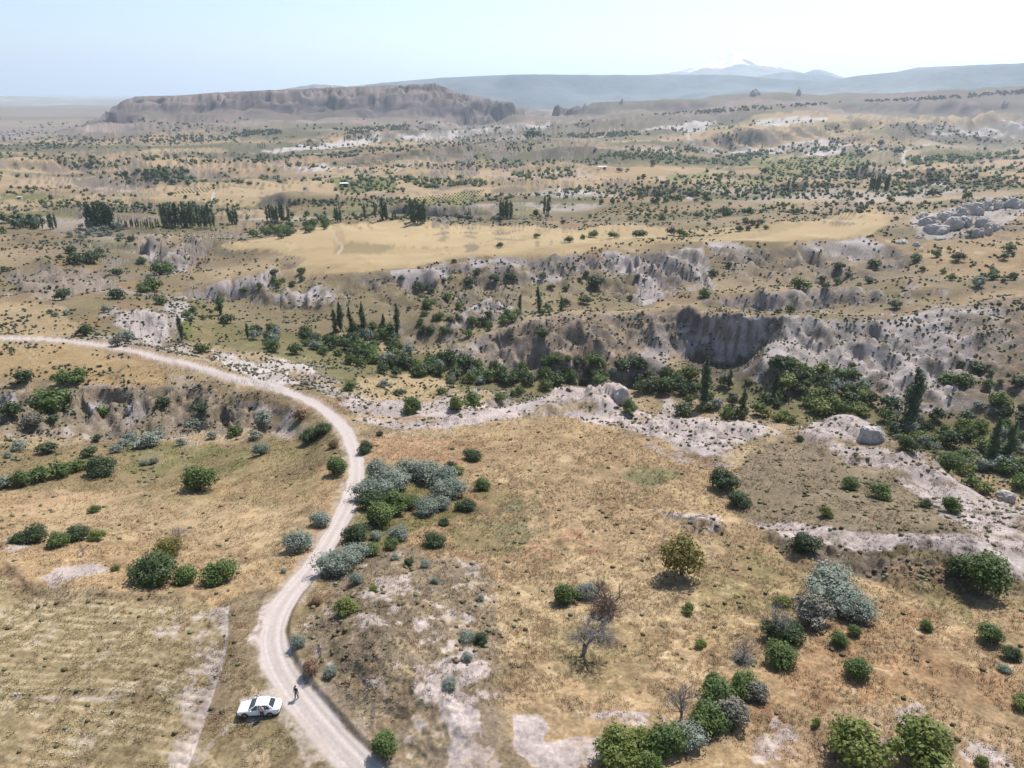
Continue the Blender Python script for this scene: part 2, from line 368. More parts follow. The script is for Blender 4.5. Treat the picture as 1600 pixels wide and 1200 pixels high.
def smooth(pts, n=6):                    # Catmull-Rom
    p = [np.array(q, float) for q in pts]; p = [2 * p[0] - p[1]] + p + [2 * p[-1] - p[-2]]
    out = []
    for i in range(1, len(p) - 2):
        for k in range(n):
            t = k / n
            out.append(0.5 * ((2 * p[i]) + (-p[i - 1] + p[i + 1]) * t + (2 * p[i - 1] - 5 * p[i] + 4 * p[i + 1] - p[i + 2]) * t * t + (-p[i - 1] + 3 * p[i] - 3 * p[i + 1] + p[i + 2]) * t ** 3))
    out.append(p[-2]); return out
def window(P, m):                        # index of vertices within m metres of the polyline's box
    P = np.array(P); x0, y0 = P[:, 0].min() - m, P[:, 1].min() - m; x1, y1 = P[:, 0].max() + m, P[:, 1].max() + m
    return np.nonzero(((X > x0) & (X < x1) & (Y > y0) & (Y < y1)).ravel())[0]
def seg_dist(px, py, P, signed=False):
    best = np.full(px.shape, 1e9); side = np.zeros(px.shape); along = np.zeros(px.shape); s0 = 0
    for (ax, ay), (bx, by) in zip(P[:-1], P[1:]):
        dx, dy = bx - ax, by - ay; l2 = dx * dx + dy * dy + 1e-9; ln = math.sqrt(l2)
        t = np.clip(((px - ax) * dx + (py - ay) * dy) / l2, 0, 1)
        d = np.hypot(px - ax - dx * t, py - ay - dy * t)
        m = d < best
        best = np.where(m, d, best); along = np.where(m, s0 + t * ln, along)
        if signed: side = np.where(m, dx * (py - ay) - dy * (px - ax), side)
        s0 += ln
    return (best, np.sign(side), along) if signed else (best, along)
Zf = Z.ravel(); Xf = X.ravel(); Yf = Y.ravel(); Rf = RR.ravel()

# ---- the road bed: level across, slightly sunk, a bank on its right
ROADW = [np.array(at_z(u, v, z)) for u, v, z in ROAD]
rc = smooth([p for p in ROADW], 8)
rc2 = [(p[0], p[1]) for p in rc]
rz = np.array([p[2] for p in rc]); cum = np.concatenate([[0], np.cumsum([math.dist(a, b) for a, b in zip(rc2[:-1], rc2[1:])])])
ix = window(rc2, 12)
d_road = np.full(Xf.shape, 99.0); s_road = np.zeros(Xf.shape); side_road = np.zeros(Xf.shape)
dd, sg, al = seg_dist(Xf[ix], Yf[ix], rc2, True)
d_road[ix] = dd; s_road[ix] = al; side_road[ix] = sg
HW = np.interp(s_road, [0, 60, 140, 200, 400], [1.55, 1.5, 1.45, 1.6, 1.8])   # half width
rzz = np.interp(s_road, cum, rz) + 0.35
wgt = 1 - sstep(0.6, 9.5, d_road - HW)
Zf[:] = Zf * (1 - wgt) + (rzz + 0.05 * np.clip(d_road - 0.8, 0, 1)) * wgt
bank = sstep(0.0, 0.7, d_road - HW) * np.exp(-np.clip(d_road - HW, 0, 99) / 7.0) * (side_road < 0) * (d_road < 12) * (0.5 * sstep(0, 8, s_road) * (1 - sstep(45, 62, s_road)) + 0.15)
Zf += bank
# ruts
Zf -= (np.exp(-((d_road - 0.72) / 0.24) ** 2)) * 0.06 * (d_road < 3) * (1 - sstep(110, 170, Rf))

def step_line(pts, h, w, decay, raised_left=True):
    """a low terrace edge: the ground on one side raised by h, fading over decay metres"""
    P = [tuple(q) for q in smooth(hits(pts), 4)]
    i = window(P, decay * 3)
    d, s, a = seg_dist(Xf[i], Yf[i], P, True)
    tot = sum(math.dist(p, q) for p, q in zip(P[:-1], P[1:]))
    e = sstep(0, tot * 0.06, a) * (1 - sstep(tot * 0.94, tot, a))
    sd = d * s * (1 if raised_left else -1) + fbm(Xf[i], Yf[i], 4, 2, 3) * w * 0.6
    Zf[i] += h * e * sstep(-w / 2, w / 2, sd) * np.exp(-np.clip(sd, 0, 1e9) / decay)
step_line([(-20, 872), (12, 884), (40, 915), (70, 928), (130, 930), (200, 934), (260, 936), (300, 932), (330, 945)], 0.5, 0.45, 9)
step_line([(-20, 1092), (60, 1088), (140, 1080), (240, 1086), (310, 1080)], 0.28, 0.3, 4)
step_line([(60, 545), (150, 548), (230, 560)], 0.6, 1.5, 5)
step_line([(260, 565), (330, 585), (400, 602), (450, 615)], 0.6, 1.5, 5)
step_line([(1030, 800), (1060, 812), (1100, 832), (1138, 830)], 1.1, 2.2, 4)
step_line([(1180, 836), (1220, 850), (1290, 880), (1370, 895), (1450, 905), (1540, 905), (1600, 895)], 1.5, 6.0, 10)
step_line([(1300, 890), (1370, 893), (1440, 893)], 0.4, 1.5, 5)

def knob(u, v, rad, h, sq=1.0, p=3.0):
    x0, y0, z0 = hit(u, v)
    i = np.nonzero(((Xf - x0) ** 2 + (Yf - y0) ** 2) < (rad * 1.8) ** 2)[0]
    wx = fbm(Xf[i], Yf[i], rad * .8, 3, 9) * rad * 0.35
    d = np.hypot((Xf[i] - x0 + wx), (Yf[i] - y0 + wx * .5) / sq) / rad
    Zf[i] += h * np.clip(1 - d ** p, 0, 1) ** 0.8
for a in [(955, 622, 6, 3.4, 1.0, 5), (935, 628, 9, 2.2, .7, 2), (900, 636, 8, 1.0, .6, 2), (1340, 672, 8, 2.6, .8, 4), (1290, 680, 6, 1.2, .8, 2.5), (840, 640, 6, 1.4, .7, 2), (720, 656, 5, 1.4, .6, 2.4),
          (1090, 662, 8, 1.2, .6, 2.4), (1150, 668, 7, 1.0, .6, 2), (590, 640, 6, 1.6, .6, 2), (1100, 818, 3.6, 1.1, .8, 2), (1440, 735, 8, 1.0, .7, 2.5), (1540, 775, 8, 1.2, .7, 2.5),
          (425, 588, 6, 1.6, .7, 2.5), (375, 566, 5, 1.4, .7, 2.5), (245, 500, 8, 3.5, .8, 2.5), (205, 492, 7, 1.5, .8, 2)]:
    knob(*a)
# rough, gullied ground
mf = MINS.ravel()
def inside(P, px, py):
    ins = np.zeros(px.shape, bool)
    for (ax, ay), (bx, by) in zip(P, P[1:] + [P[0]]):
        if ay == by: continue
        ins ^= ((ay > py) != (by > py)) & (px < (bx - ax) * (py - ay) / (by - ay) + ax)
    return ins
def rough(pts, amp, scale, fade=6.0, seed=0, spur=0.0):
    P = [tuple(q) for q in hits(pts)]; i = window(P, 1); px, py = Xf[i], Yf[i]
    d, _ = seg_dist(px, py, P + [P[0]]); m = np.where(inside(P, px, py), sstep(0, fade, d), 0)
    wx = fbm(px, py, scale * 1.5, 3, seed + 3, .5, mf[i]) * scale * .6
    Zf[i] += m * ((ridged(px + wx, py * .7 - wx, scale, 4, seed + 1, mf[i]) - .55) * amp + amp * .5 * fbm(px, py, scale * .35, 3, seed + 9, .6, mf[i]))
rough([(-40, 600), (100, 600), (300, 596), (430, 632), (470, 665), (300, 685), (100, 690), (-40, 685)], 4.32, 9, 6, 1)
rough([(175, 480), (235, 478), (275, 500), (290, 535), (230, 545), (190, 520)], 3.5, 5, 3, 2); rough([(320, 545), (400, 560), (490, 572), (500, 590), (470, 605), (390, 592)], 2.6, 4.5, 3, 3)
rough([(0, 425), (170, 420), (190, 455), (120, 470), (0, 465)], 6.75, 14, 8, 4); rough([(200, 380), (330, 385), (330, 430), (240, 430)], 6.75, 12, 6, 5)
rough([(280, 440), (440, 415), (450, 440), (300, 470)], 3.5, 8, 5, 6); rough([(405, 440), (560, 435), (560, 480), (405, 485)], 4.73, 9, 5, 7)
rough([(560, 435), (700, 412), (900, 405), (960, 440), (900, 480), (700, 480), (600, 500)], 6.08, 18, 8, 8); rough([(900, 400), (1060, 388), (1110, 390), (1120, 450), (1000, 480), (900, 440)], 8.1, 13, 6, 9)
rough([(1100, 385), (1400, 385), (1440, 410), (1350, 435), (1150, 440)], 8.1, 16, 6, 10); rough([(1100, 450), (1300, 440), (1480, 455), (1430, 475), (1120, 480)], 4.05, 12, 6, 11)
rough([(700, 545), (800, 505), (950, 492), (1045, 495), (1050, 570), (900, 565), (720, 578)], 3.2, 11, 5, 12); rough([(1215, 505), (1420, 492), (1600, 462), (1720, 460), (1720, 640), (1480, 640), (1300, 600), (1220, 560)], 3.6, 12, 6, 13)
rough([(1215, 505), (1420, 492), (1600, 462), (1720, 460), (1720, 640), (1480, 640), (1300, 600), (1220, 560)], 1.8, 4, 6, 14); rough([(700, 520), (740, 480), (800, 470), (800, 490), (730, 520)], 3.5, 6, 3, 15)
rough([(560, 640), (760, 640), (900, 612), (1000, 640), (1200, 665), (1180, 690), (1040, 680), (860, 655), (700, 665)], 1.3, 5, 2, 16); rough([(1250, 690), (1400, 705), (1600, 785), (1700, 830), (1600, 840), (1420, 750), (1280, 715)], 1.6, 6, 2, 17)
rough([(480, 950), (560, 880), (760, 890), (780, 1000), (760, 1200), (600, 1200), (480, 1050)], .55, 3.5, 3, 18); rough([(1180, 840), (1500, 870), (1560, 900), (1400, 910), (1220, 870)], 1.0, 2.5, 2, 19); rough([(560, 700), (1160, 700), (1240, 860), (1600, 960), (1600, 1250), (780, 1250), (720, 900)], .35, 6, 5, 20)
rough([(1400, 320), (1600, 300), (1700, 330), (1600, 375), (1440, 375)], 6.75, 12, 6, 21)
# furrows of the field
FIELD = [tuple(q) for q in hits([(-80, 890), (0, 884), (60, 928), (170, 940), (348, 950), (356, 1000), (330, 1090), (285, 1210), (265, 1300), (-140, 1300)])]
_i = window(FIELD, 1); _m = np.where(inside(FIELD, Xf[_i], Yf[_i]), 1.0, 0.0); FUR = np.zeros(Xf.size, np.float32)
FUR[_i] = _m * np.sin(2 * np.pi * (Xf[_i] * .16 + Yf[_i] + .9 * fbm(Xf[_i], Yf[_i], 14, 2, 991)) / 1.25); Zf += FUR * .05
Z = Zf.reshape(Z.shape)

# slope of the finished ground
dzr = np.gradient(Z, axis=1) / np.maximum(np.gradient(RR, axis=1), 1e-3)
dzt = np.gradient(Z, axis=0) / (np.gradient(TH, axis=0) * RR)
SL = np.hypot(dzr, dzt).ravel()
SLs = SL

# ------------------------------------------------------------------ surface colours (soil, grass and rock, plus the shadow painted below the grey cliff)
STRAW = (.48, .375, .225); ORANGE = (.43, .315, .18); STEPPE = (.285, .225, .14); OLIVE = (.205, .18, .085); GREEN = (.13, .155, .05)
WHITE = (.53, .465, .425); GREY = (.37, .33, .305); YELLOW = (.53, .42, .245); DIRT = (.36, .275, .20); RUST = (.345, .205, .12); ROADC = (.64, .575, .525)
COL = np.zeros((Xf.size, 3), np.float32)
RK = np.zeros(Xf.size, np.float32)       # how rocky, drives relief in the shader
n_big = fbm(Xf, Yf, 60, 4, 201, 0.55, mf); n_mid = fbm(Xf, Yf, 9, 4, 301, 0.6, mf); n_sm = fbm(Xf, Yf, 1.8, 3, 401, 0.6, mf); n_tiny = fbm(Xf, Yf, 0.7, 2, 451, 0.6, mf * .7)
n_km = fbm(Xf, Yf, 320, 4, 501, 0.55, mf)
def mix(c, m):
    m = m[:, None] if m.ndim == 1 else m
    COL[:] = COL * (1 - m) + np.array(c, np.float32) * m
def mixi(i, c, m):
    COL[i] = COL[i] * (1 - m[:, None]) + np.array(c, np.float32) * m[:, None]
COL[:] = STEPPE
mix(STRAW, 0.75 * sstep(-0.1, 0.5, n_big + 0.5 * n_mid) * np.interp(Rf, [170, 230], [1, .5]))
mix((.215, .175, .115), .5 * sstep(170, 230, Rf) * sstep(-.3, .3, -n_big))
mix(OLIVE, 0.6 * sstep(0.05, 0.6, -n_big + 0.5 * n_mid))
mix(RUST, 0.35 * sstep(0.25, 0.8, fbm(Xf, Yf, 25, 3, 601, .5, mf)))
# plain: fields of straw, brown and olive
far = sstep(480, 700, Rf)
mix(DIRT, far * 0.6 * sstep(-0.2, 0.4, n_km)); bandn = fbm(Xf * .28 + Yf * .05, Yf, 75, 4, 661, .55, mf); mix(STRAW, far * 0.7 * sstep(0.0, 0.45, fbm(Xf, Yf * 1.8, 180, 3, 611, .5, mf)))
mix((.125, .13, .07), far * 0.75 * sstep(0.05, 0.5, fbm(Xf, Yf * 2.2, 150, 4, 621, .5, mf)))
mix(GREEN, far * 0.6 * sstep(0.28, 0.6, fbm(Xf, Yf * 2.0, 130, 3, 631, .5, mf)))
mix((.14, .135, .085), far * .75 * sstep(.12, .42, bandn)); mix((.45, .36, .25), far * .6 * sstep(.2, .5, -bandn)); mix((.50, .45, .40), far * .7 * sstep(.38, .6, fbm(Xf * .35, Yf, 90, 4, 671, .6, mf)))
b2 = fbm(Xf * .16 + Yf * .04, Yf, 230, 4, 691, .6, mf)
mix((.11, .115, .06), sstep(700, 1000, Rf) * .8 * sstep(.10, .34, b2)); mix((.46, .34, .20), sstep(700, 1000, Rf) * .75 * sstep(.08, .34, -b2))
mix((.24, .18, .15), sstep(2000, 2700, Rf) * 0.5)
# bare rock where it is steep
rock = sstep(0.40, 0.80, SL + 0.35 * n_mid * 1.0 + 0.1 * n_sm) * sstep(110, 170, Rf)
rcol = np.array(GREY)[None] * (1 + 0.22 * n_mid[:, None]) + 0.05 * n_sm[:, None]
COL[:] = COL * (1 - rock[:, None] * .85) + np.clip(rcol, .15, .7) * rock[:, None] * .85
RK = np.maximum(RK, rock)
strata = fbm(Zf * 1.6 + n_mid * 1.5, Xf * .06, 3.0, 4, 2001, .6)
STR = sstep(.30, .55, SL) * sstep(170, 220, Rf) * (Rf < 700)
far_rock = sstep(2300, 2700, Rf) * (1 - sstep(3600, 5000, Rf))
mix((.40, .32, .30), far_rock * 0.5); mix((.24, .20, .19), far_rock * sstep(0.2, 0.6, n_km) * 0.5)
mix((.60, .55, .50), far_rock * sstep(0.25, 0.55, fbm(Xf, Yf, 120, 4, 641, .6, mf)) * 0.5 * (1 - sstep(-60, -20, Zf)))
mix((.20, .20, .12), far_rock * sstep(0.1, 0.5, fbm(Xf, Yf, 200, 4, 651, .6, mf)) * (SL < 0.3) * 0.7)

def poly(pts, c, a=1.0, edge=6, cover=None, rk=None, nscale=None, world_pts=None):
    """patch of ground: outline through pixels, laid on the land; edge in px of raggedness; cover 0..1 makes it mottled"""
    P = world_pts or hits(pts); P = [tuple(p) for p in P]
    ctr = np.mean(np.array(P), 0); mpp = math.hypot(*ctr) / FPX
    e = edge * mpp * 1.4
    i = window(P, e * 2)
    px, py = Xf[i], Yf[i]
    d, _ = seg_dist(px, py, P + [P[0]])
    ins = np.zeros(px.shape, bool)
    for (ax, ay), (bx, by) in zip(P, P[1:] + [P[0]]):
        if ay == by: continue
        c_ = ((ay > py) != (by > py)) & (px < (bx - ax) * (py - ay) / (by - ay) + ax); ins ^= c_
    sd = np.where(ins, d, -d)
    ns = nscale or max(2.0, e * 3)
    n = fbm(px, py, ns, 4, 77, 0.6, mf[i])
    m = sstep(-e * 0.15, e * 0.25 + 0.05, sd + n * e)
    if cover is not None:
        n2 = 0.5 + 0.5 * (0.6 * fbm(px, py, max(3, 14 * mpp), 3, 88, .6, mf[i]) + 0.55 * n_sm[i] + .4 * n_tiny[i])
        m = m * sstep(1 - cover - 0.12, 1 - cover + 0.12, n2)
    m = m * a
    mixi(i, c, m.astype(np.float32))
    if rk is not None: RK[i] = RK[i] * (1 - m) + rk * m
    return i, m
def stroke(pts, w, c, a=1.0, rag=0.3, world_pts=None, cover=None):
    P = [tuple(q) for q in (world_pts or smooth(hits(pts), 4))]
    i = window(P, w * 2 + 1)
    d, al = seg_dist(Xf[i], Yf[i], P)
    n = fbm(Xf[i], Yf[i], w * 1.5 + 1, 3, 99, .6, mf[i])
    m = (1 - sstep(w * 0.42, w * 0.58, d + n * w * rag)) * a
    if cover is not None: m = m * sstep(1 - cover - .15, 1 - cover + .15, 0.5 + 0.5 * n_sm[i] + 0.2 * n_mid[i])
    mixi(i, c, m.astype(np.float32))

YEL = np.zeros(Xf.size, bool)
for P_y in ([(345, 384), (420, 372), (520, 350), (640, 346), (760, 352), (900, 358), (980, 350), (1050, 356), (1060, 370), (980, 378), (880, 400), (780, 400), (700, 406), (620, 420), (540, 426), (455, 425), (480, 405), (430, 392), (360, 392)], [(1060, 372), (1190, 352), (1280, 345), (1320, 328), (1370, 325), (1395, 345), (1360, 368), (1260, 376), (1180, 377)]):
    YEL |= inside([tuple(q) for q in hits(P_y)], Xf, Yf)
# --- near ground, left
poly([(-60, 960), (0, 900), (60, 940), (170, 945), (345, 950), (350, 1000), (330, 1080), (290, 1200), (270, 1300), (-100, 1300)], (.36, .29, .165), 0.95, 3)
poly([(-60, 960), (0, 900), (60, 940), (170, 945), (300, 950), (350, 1000), (300, 1080), (250, 1200), (-100, 1300)], (.28, .245, .11), 0.55, 10, 0.42)
poly([(-60, 960), (0, 900), (60, 940), (345, 950), (355, 1000), (330, 1080), (290, 1200), (270, 1300), (-100, 1300)], (.50, .43, .33), 0.7, 4, 0.30)
poly([(180, 970), (345, 955), (356, 985), (325, 1100), (290, 1210), (255, 1210), (290, 1090), (300, 1010)], WHITE, 0.75, 8, 0.42)
poly([(330, 950), (357, 948), (352, 1020), (318, 1130), (290, 1210), (278, 1210), (318, 1080)], WHITE, 0.8, 4, 0.55)
stroke([(356, 948), (352, 1015), (336, 1070), (316, 1130), (288, 1210)], 0.35, WHITE, 0.9, 0.2)
stroke([(-20, 1094), (100, 1090), (240, 1092), (310, 1088)], 0.5, WHITE, 0.6, 0.5, cover=.5)
poly([(0, 770), (150, 770), (300, 740), (470, 740), (540, 720), (545, 780), (500, 860), (440, 920), (350, 935), (230, 925), (120, 925), (60, 915), (0, 880), (-60, 860), (-60, 780)], ORANGE, 0.85, 14, rk=0)
poly([(60, 790), (200, 780), (400, 775), (500, 790), (470, 860), (380, 890), (300, 860), (160, 850), (60, 850)], STRAW, 0.8, 18, 0.62)
poly([(160, 740), (330, 745), (480, 725), (530, 700), (480, 780), (300, 790), (180, 790)], OLIVE, 0.5, 14, 0.5)
poly([(-40, 700), (200, 690), (420, 690), (520, 660), (540, 700), (470, 750), (250, 765), (0, 770)], (.27, .215, .115), 0.9, 14)
poly([(180, 690), (330, 690), (420, 700), (380, 730), (200, 735)], GREEN, 0.55, 12, 0.55)
poly([(380, 640), (500, 640), (530, 690), (450, 720), (390, 690)], GREEN, 0.45, 12, 0.5)
for p in ([(5, 840), (40, 835), (50, 855), (15, 862)], [(60, 905), (90, 885), (130, 880), (172, 884), (178, 892), (120, 902), (80, 915)], [(75, 915), (105, 912), (100, 920), (78, 922)]):
    poly(p, WHITE, 0.9, 6, 0.75)
# --- right foreground
poly([(565, 700), (640, 690), (760, 660), (900, 650), (1000, 680), (1080, 710), (1160, 760), (1170, 800), (1240, 850), (1400, 910), (1620, 950), (1800, 1000), (1800, 1300), (770, 1300), (740, 1100), (780, 1000), (720, 900), (600, 860)], ORANGE, 0.72, 36, rk=0)
poly([(760, 740), (900, 700), (1060, 760), (1150, 850), (1100, 960), (1040, 1040), (900, 1080), (790, 1020), (740, 880)], STRAW, 0.85, 30, 0.60)
poly([(590, 860), (760, 760), (960, 690), (1100, 800), (960, 900), (800, 900), (700, 920)], (.30, .20, .115), 0.5, 30, 0.50)
poly([(1290, 930), (1460, 960), (1600, 1010), (1700, 1150), (1400, 1080), (1180, 1130), (1150, 1080), (1260, 1020)], (.335, .215, .12), 0.75, 24, 0.65)
poly([(1180, 1140), (1350, 1100), (1600, 1150), (1700, 1300), (1200, 1300)], (.42, .31, .21), 0.6, 24, 0.6)
poly([(1400, 980), (1520, 960), (1600, 1000), (1620, 1060), (1500, 1060)], STRAW, 0.7, 24, 0.5)
poly([(820, 970), (1000, 980), (1060, 1040), (960, 1080), (860, 1060)], OLIVE, 0.55, 20, 0.6)
poly([(1070, 880), (1180, 860), (1230, 900), (1200, 960), (1100, 960)], GREEN, 0.4, 20, 0.55)
poly([(1120, 840), (1240, 860), (1320, 910), (1250, 960), (1130, 920)], OLIVE, 0.5, 20, 0.55)
poly([(1440, 900), (1500, 915), (1540, 980), (1470, 960)], OLIVE, 0.7, 12, 0.7)
poly([(700, 780), (820, 760), (830, 850), (760, 870), (700, 850)], OLIVE, 0.7, 16, 0.6)
poly([(570, 730), (640, 720), (720, 740), (720, 800), (600, 860), (560, 850)], GREEN, 0.6, 12, 0.7)
poly([(968, 740), (1000, 725), (1050, 735), (1066, 745), (1020, 762), (975, 755)], (.19, .20, .10), 0.8, 8, 0.8)
poly([(740, 800), (840, 770), (860, 830), (790, 870)], (.21, .21, .12), 0.5, 12, 0.5)
poly([(570, 680), (700, 690), (760, 690), (700, 740), (580, 735)], RUST, 0.6, 12, 0.6)
poly([(800, 860), (900, 830), (960, 850), (880, 880)], (.35, .19, .12), 0.5, 12, 0.5)
# knoll right of the road: sparse grey scrub on pale ash
KNOLL = [(500, 940), (540, 880), (640, 860), (760, 880), (770, 950), (760, 1100), (800, 1210), (800, 1300), (620, 1300), (590, 1195), (520, 1120), (465, 1040), (462, 990)]
poly(KNOLL, (.30, .245, .175), 0.85, 34, rk=.2)
poly(KNOLL, (.23, .185, .10), 0.7, 30, 0.45)
poly(KNOLL, WHITE, 0.75, 24, 0.25)
poly([(640, 965), (700, 948), (740, 955), (735, 975), (690, 1000), (660, 995)], WHITE, 0.85, 8, 0.55)
poly([(560, 930), (610, 900), (650, 905), (600, 935)], WHITE, 0.8, 6, 0.5)
poly([(500, 950), (520, 945), (525, 955), (505, 962)], WHITE, 0.9, 4, 0.8)
poly([(650, 1040), (690, 1030), (740, 1010), (765, 1045), (750, 1070), (720, 1075), (745, 1090), (765, 1170), (770, 1220), (690, 1220), (700, 1150), (680, 1100), (650, 1100)], WHITE, 0.95, 7, 0.80, rk=.15)
poly([(800, 1115), (850, 1115), (858, 1140), (845, 1160), (900, 1150), (960, 1150), (935, 1190), (880, 1205), (830, 1200), (800, 1160)], WHITE, 0.95, 5, 0.92, rk=.08)
poly([(885, 1112), (930, 1110), (1040, 1120), (1045, 1135), (950, 1130)], WHITE, 0.85, 6, 0.6)
poly([(1180, 1140), (1220, 1110), (1250, 1150), (1220, 1220), (1180, 1215)], WHITE, 0.7, 8, 0.38)
poly([(1400, 1110), (1430, 1100), (1470, 1130), (1560, 1170), (1600, 1190), (1600, 1220), (1500, 1180), (1420, 1140)], WHITE, 0.85, 8, 0.62)
poly([(1350, 1145), (1400, 1160), (1400, 1185), (1360, 1175)], WHITE, 0.7, 8, 0.6)
# scrub slope and white spur, right middle
SPUR = [(1150, 760), (1160, 700), (1230, 690), (1330, 700), (1430, 740), (1520, 800), (1600, 830), (1600, 850), (1450, 850), (1300, 830), (1180, 820)]
poly(SPUR, (.265, .215, .145), 0.9, 8, rk=.3)
poly(SPUR, (.20, .165, .10), 0.5, 4, 0.45)
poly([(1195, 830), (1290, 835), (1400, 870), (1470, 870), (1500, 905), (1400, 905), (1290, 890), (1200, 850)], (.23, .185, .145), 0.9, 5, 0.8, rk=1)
poly([(1180, 815), (1230, 812), (1260, 822), (1330, 828), (1400, 835), (1480, 835), (1540, 840), (1600, 845), (1700, 850), (1700, 905), (1600, 900), (1520, 870), (1450, 862), (1370, 860), (1290, 850), (1220, 840)], WHITE, 0.92, 5, 0.86, rk=.3)
poly([(1380, 890), (1440, 880), (1490, 880), (1480, 910), (1400, 912)], (.30, .21, .13), 0.9, 6, 0.8)
poly([(1050, 805), (1080, 802), (1120, 803), (1138, 822), (1120, 830), (1085, 832)], WHITE, 0.95, 4, 0.72, rk=1)
poly([(1020, 797), (1050, 800), (1060, 808), (1030, 806)], WHITE, 0.6, 4, 0.6)
# rim of pale tuff
poly([(530, 632), (560, 618), (640, 634), (700, 618), (760, 628), (740, 640), (660, 658), (560, 650)], WHITE, 0.95, 5, 0.9, rk=.6)
poly([(545, 655), (640, 650), (700, 642), (760, 640), (830, 615), (900, 605), (960, 598), (980, 620), (960, 640), (1000, 655), (1060, 655), (1120, 650), (1190, 660), (1225, 680), (1160, 690), (1150, 720), (1090, 710), (1040, 690), (960, 665), (860, 650), (780, 655), (700, 668), (620, 672)], WHITE, 0.95, 6, 0.88, rk=.6)
poly([(830, 640), (900, 625), (935, 635), (930, 648), (870, 650)], STRAW, 0.8, 6, 0.7)
poly([(560, 645), (680, 650), (700, 655), (600, 660)], ORANGE, 0.7, 4, 0.6)
poly([(1150, 690), (1190, 700), (1150, 740), (1130, 760), (1120, 735)], STRAW, 0.7, 8, 0.8)
poly([(1180, 662), (1230, 665), (1240, 680), (1200, 690)], STRAW, .5, 5, .6)
poly([(1000, 690), (1120, 700), (1150, 730), (1060, 725)], (.43, .39, .37), 0.5, 5, 0.5)
poly([(1250, 675), (1300, 650), (1350, 648), (1372, 665), (1375, 695), (1330, 690), (1280, 685)], WHITE, 0.95, 4, 0.95, rk=.7)
poly([(1290, 690), (1370, 700), (1440, 712), (1460, 730), (1520, 765), (1600, 785), (1700, 820), (1700, 850), (1600, 840), (1500, 790), (1430, 750), (1360, 730), (1300, 710)], WHITE, 0.9, 7, 0.62, rk=.7)
poly([(1400, 745), (1450, 745), (1600, 820), (1600, 845), (1540, 835), (1480, 800)], WHITE, 0.8, 6, 0.5, rk=.5)
poly([(985, 625), (1040, 620), (1070, 640), (1050, 655), (990, 645)], WHITE, .8, 5, .75, rk=.5)
poly([(1440, 740), (1520, 775), (1600, 800), (1700, 830), (1700, 880), (1600, 870), (1540, 850), (1490, 820), (1450, 780)], WHITE, 0.9, 12, 0.72, rk=.5)
poly([(1500, 850), (1600, 850), (1700, 860), (1700, 915), (1600, 905), (1540, 885)], WHITE, 0.9, 8, 0.8, rk=.4)
# ravine floor and its sides
poly([(330, 500), (440, 515), (560, 530), (700, 560), (800, 570), (980, 590), (1100, 595), (1220, 600), (1400, 640), (1600, 680), (1700, 700), (1700, 760), (1500, 740), (1380, 690), (1200, 640), (1000, 600), (800, 625), (640, 620), (540, 600), (440, 560), (330, 540)], (.16, .155, .07), 0.8, 10, 0.8)
poly([(550, 590), (640, 585), (720, 600), (700, 620), (560, 615)], STRAW, 0.8, 8, 0.7)
poly([(300, 470), (380, 480), (380, 530), (290, 535), (275, 500)], OLIVE, 0.8, 8, 0.8)
poly([(285, 500), (300, 500), (300, 535), (283, 535)], GREEN, 0.7, 3)
# slopes north of the ravine
poly([(300, 450), (560, 430), (800, 410), (1000, 430), (1000, 485), (820, 490), (720, 540), (560, 520), (400, 520), (330, 490)], (.235, .195, .115), 0.75, 12, 0.9)
poly([(880, 492), (1050, 495), (1070, 560), (1000, 590), (800, 570), (720, 580), (760, 530)], (.31, .25, .19), 0.9, 8, rk=1)
poly([(880, 492), (1050, 495), (1070, 560), (1000, 590), (800, 570), (720, 580), (760, 530)], (.42, .31, .20), 0.6, 8, 0.4)
poly([(1005, 500), (1060, 495), (1050, 530), (1040, 580), (1005, 600), (990, 570), (1020, 530)], GREY, 0.85, 7, 0.75, rk=1)
poly([(1200, 505), (1330, 497), (1420, 492), (1540, 470), (1620, 462), (1700, 600), (1480, 640), (1380, 640), (1300, 600), (1230, 560)], (.27, .22, .165), 0.9, 8, rk=1)
poly([(1200, 505), (1420, 492), (1560, 475), (1580, 540), (1500, 600), (1480, 640), (1400, 640), (1370, 600), (1300, 580), (1220, 560)], (.52, .475, .44), 0.9, 10, 0.62, rk=1)
poly([(1205, 520), (1230, 545), (1250, 590), (1200, 600), (1175, 605), (1190, 570)], (.50, .46, .43), 0.9, 6, 0.8, rk=1)
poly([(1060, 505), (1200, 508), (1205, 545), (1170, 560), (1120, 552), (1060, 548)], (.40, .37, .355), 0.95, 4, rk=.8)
poly([(1500, 500), (1700, 480), (1700, 640), (1560, 640), (1520, 560)], (.24, .19, .12), 0.7, 12, 0.8)
for p in ([(1090, 378), (1150, 378), (1180, 395), (1130, 400)], [(940, 395), (1040, 392), (1100, 385), (1110, 405), (1000, 430), (960, 420)], [(1000, 430), (1030, 425), (1050, 460), (1010, 480), (995, 460)], [(1075, 400), (1110, 400), (1110, 440), (1080, 440)],
          [(820, 425), (860, 415), (900, 430), (880, 440), (820, 440)], [(735, 408), (800, 405), (820, 415), (750, 420)], [(1310, 378), (1350, 370), (1390, 395), (1340, 410), (1300, 405)], [(1250, 380), (1310, 378), (1310, 400), (1260, 400)],
          [(600, 425), (700, 415), (710, 430), (620, 440)], [(415, 468), (470, 475), (520, 470), (510, 448), (450, 455), (415, 460)], [(280, 465), (340, 462), (420, 445), (435, 420), (400, 432), (330, 445)], [(700, 515), (735, 480), (765, 466), (800, 480), (790, 490), (740, 500)]):
    poly(p, (.50, .465, .445), 0.9, 6, 0.62, rk=1)
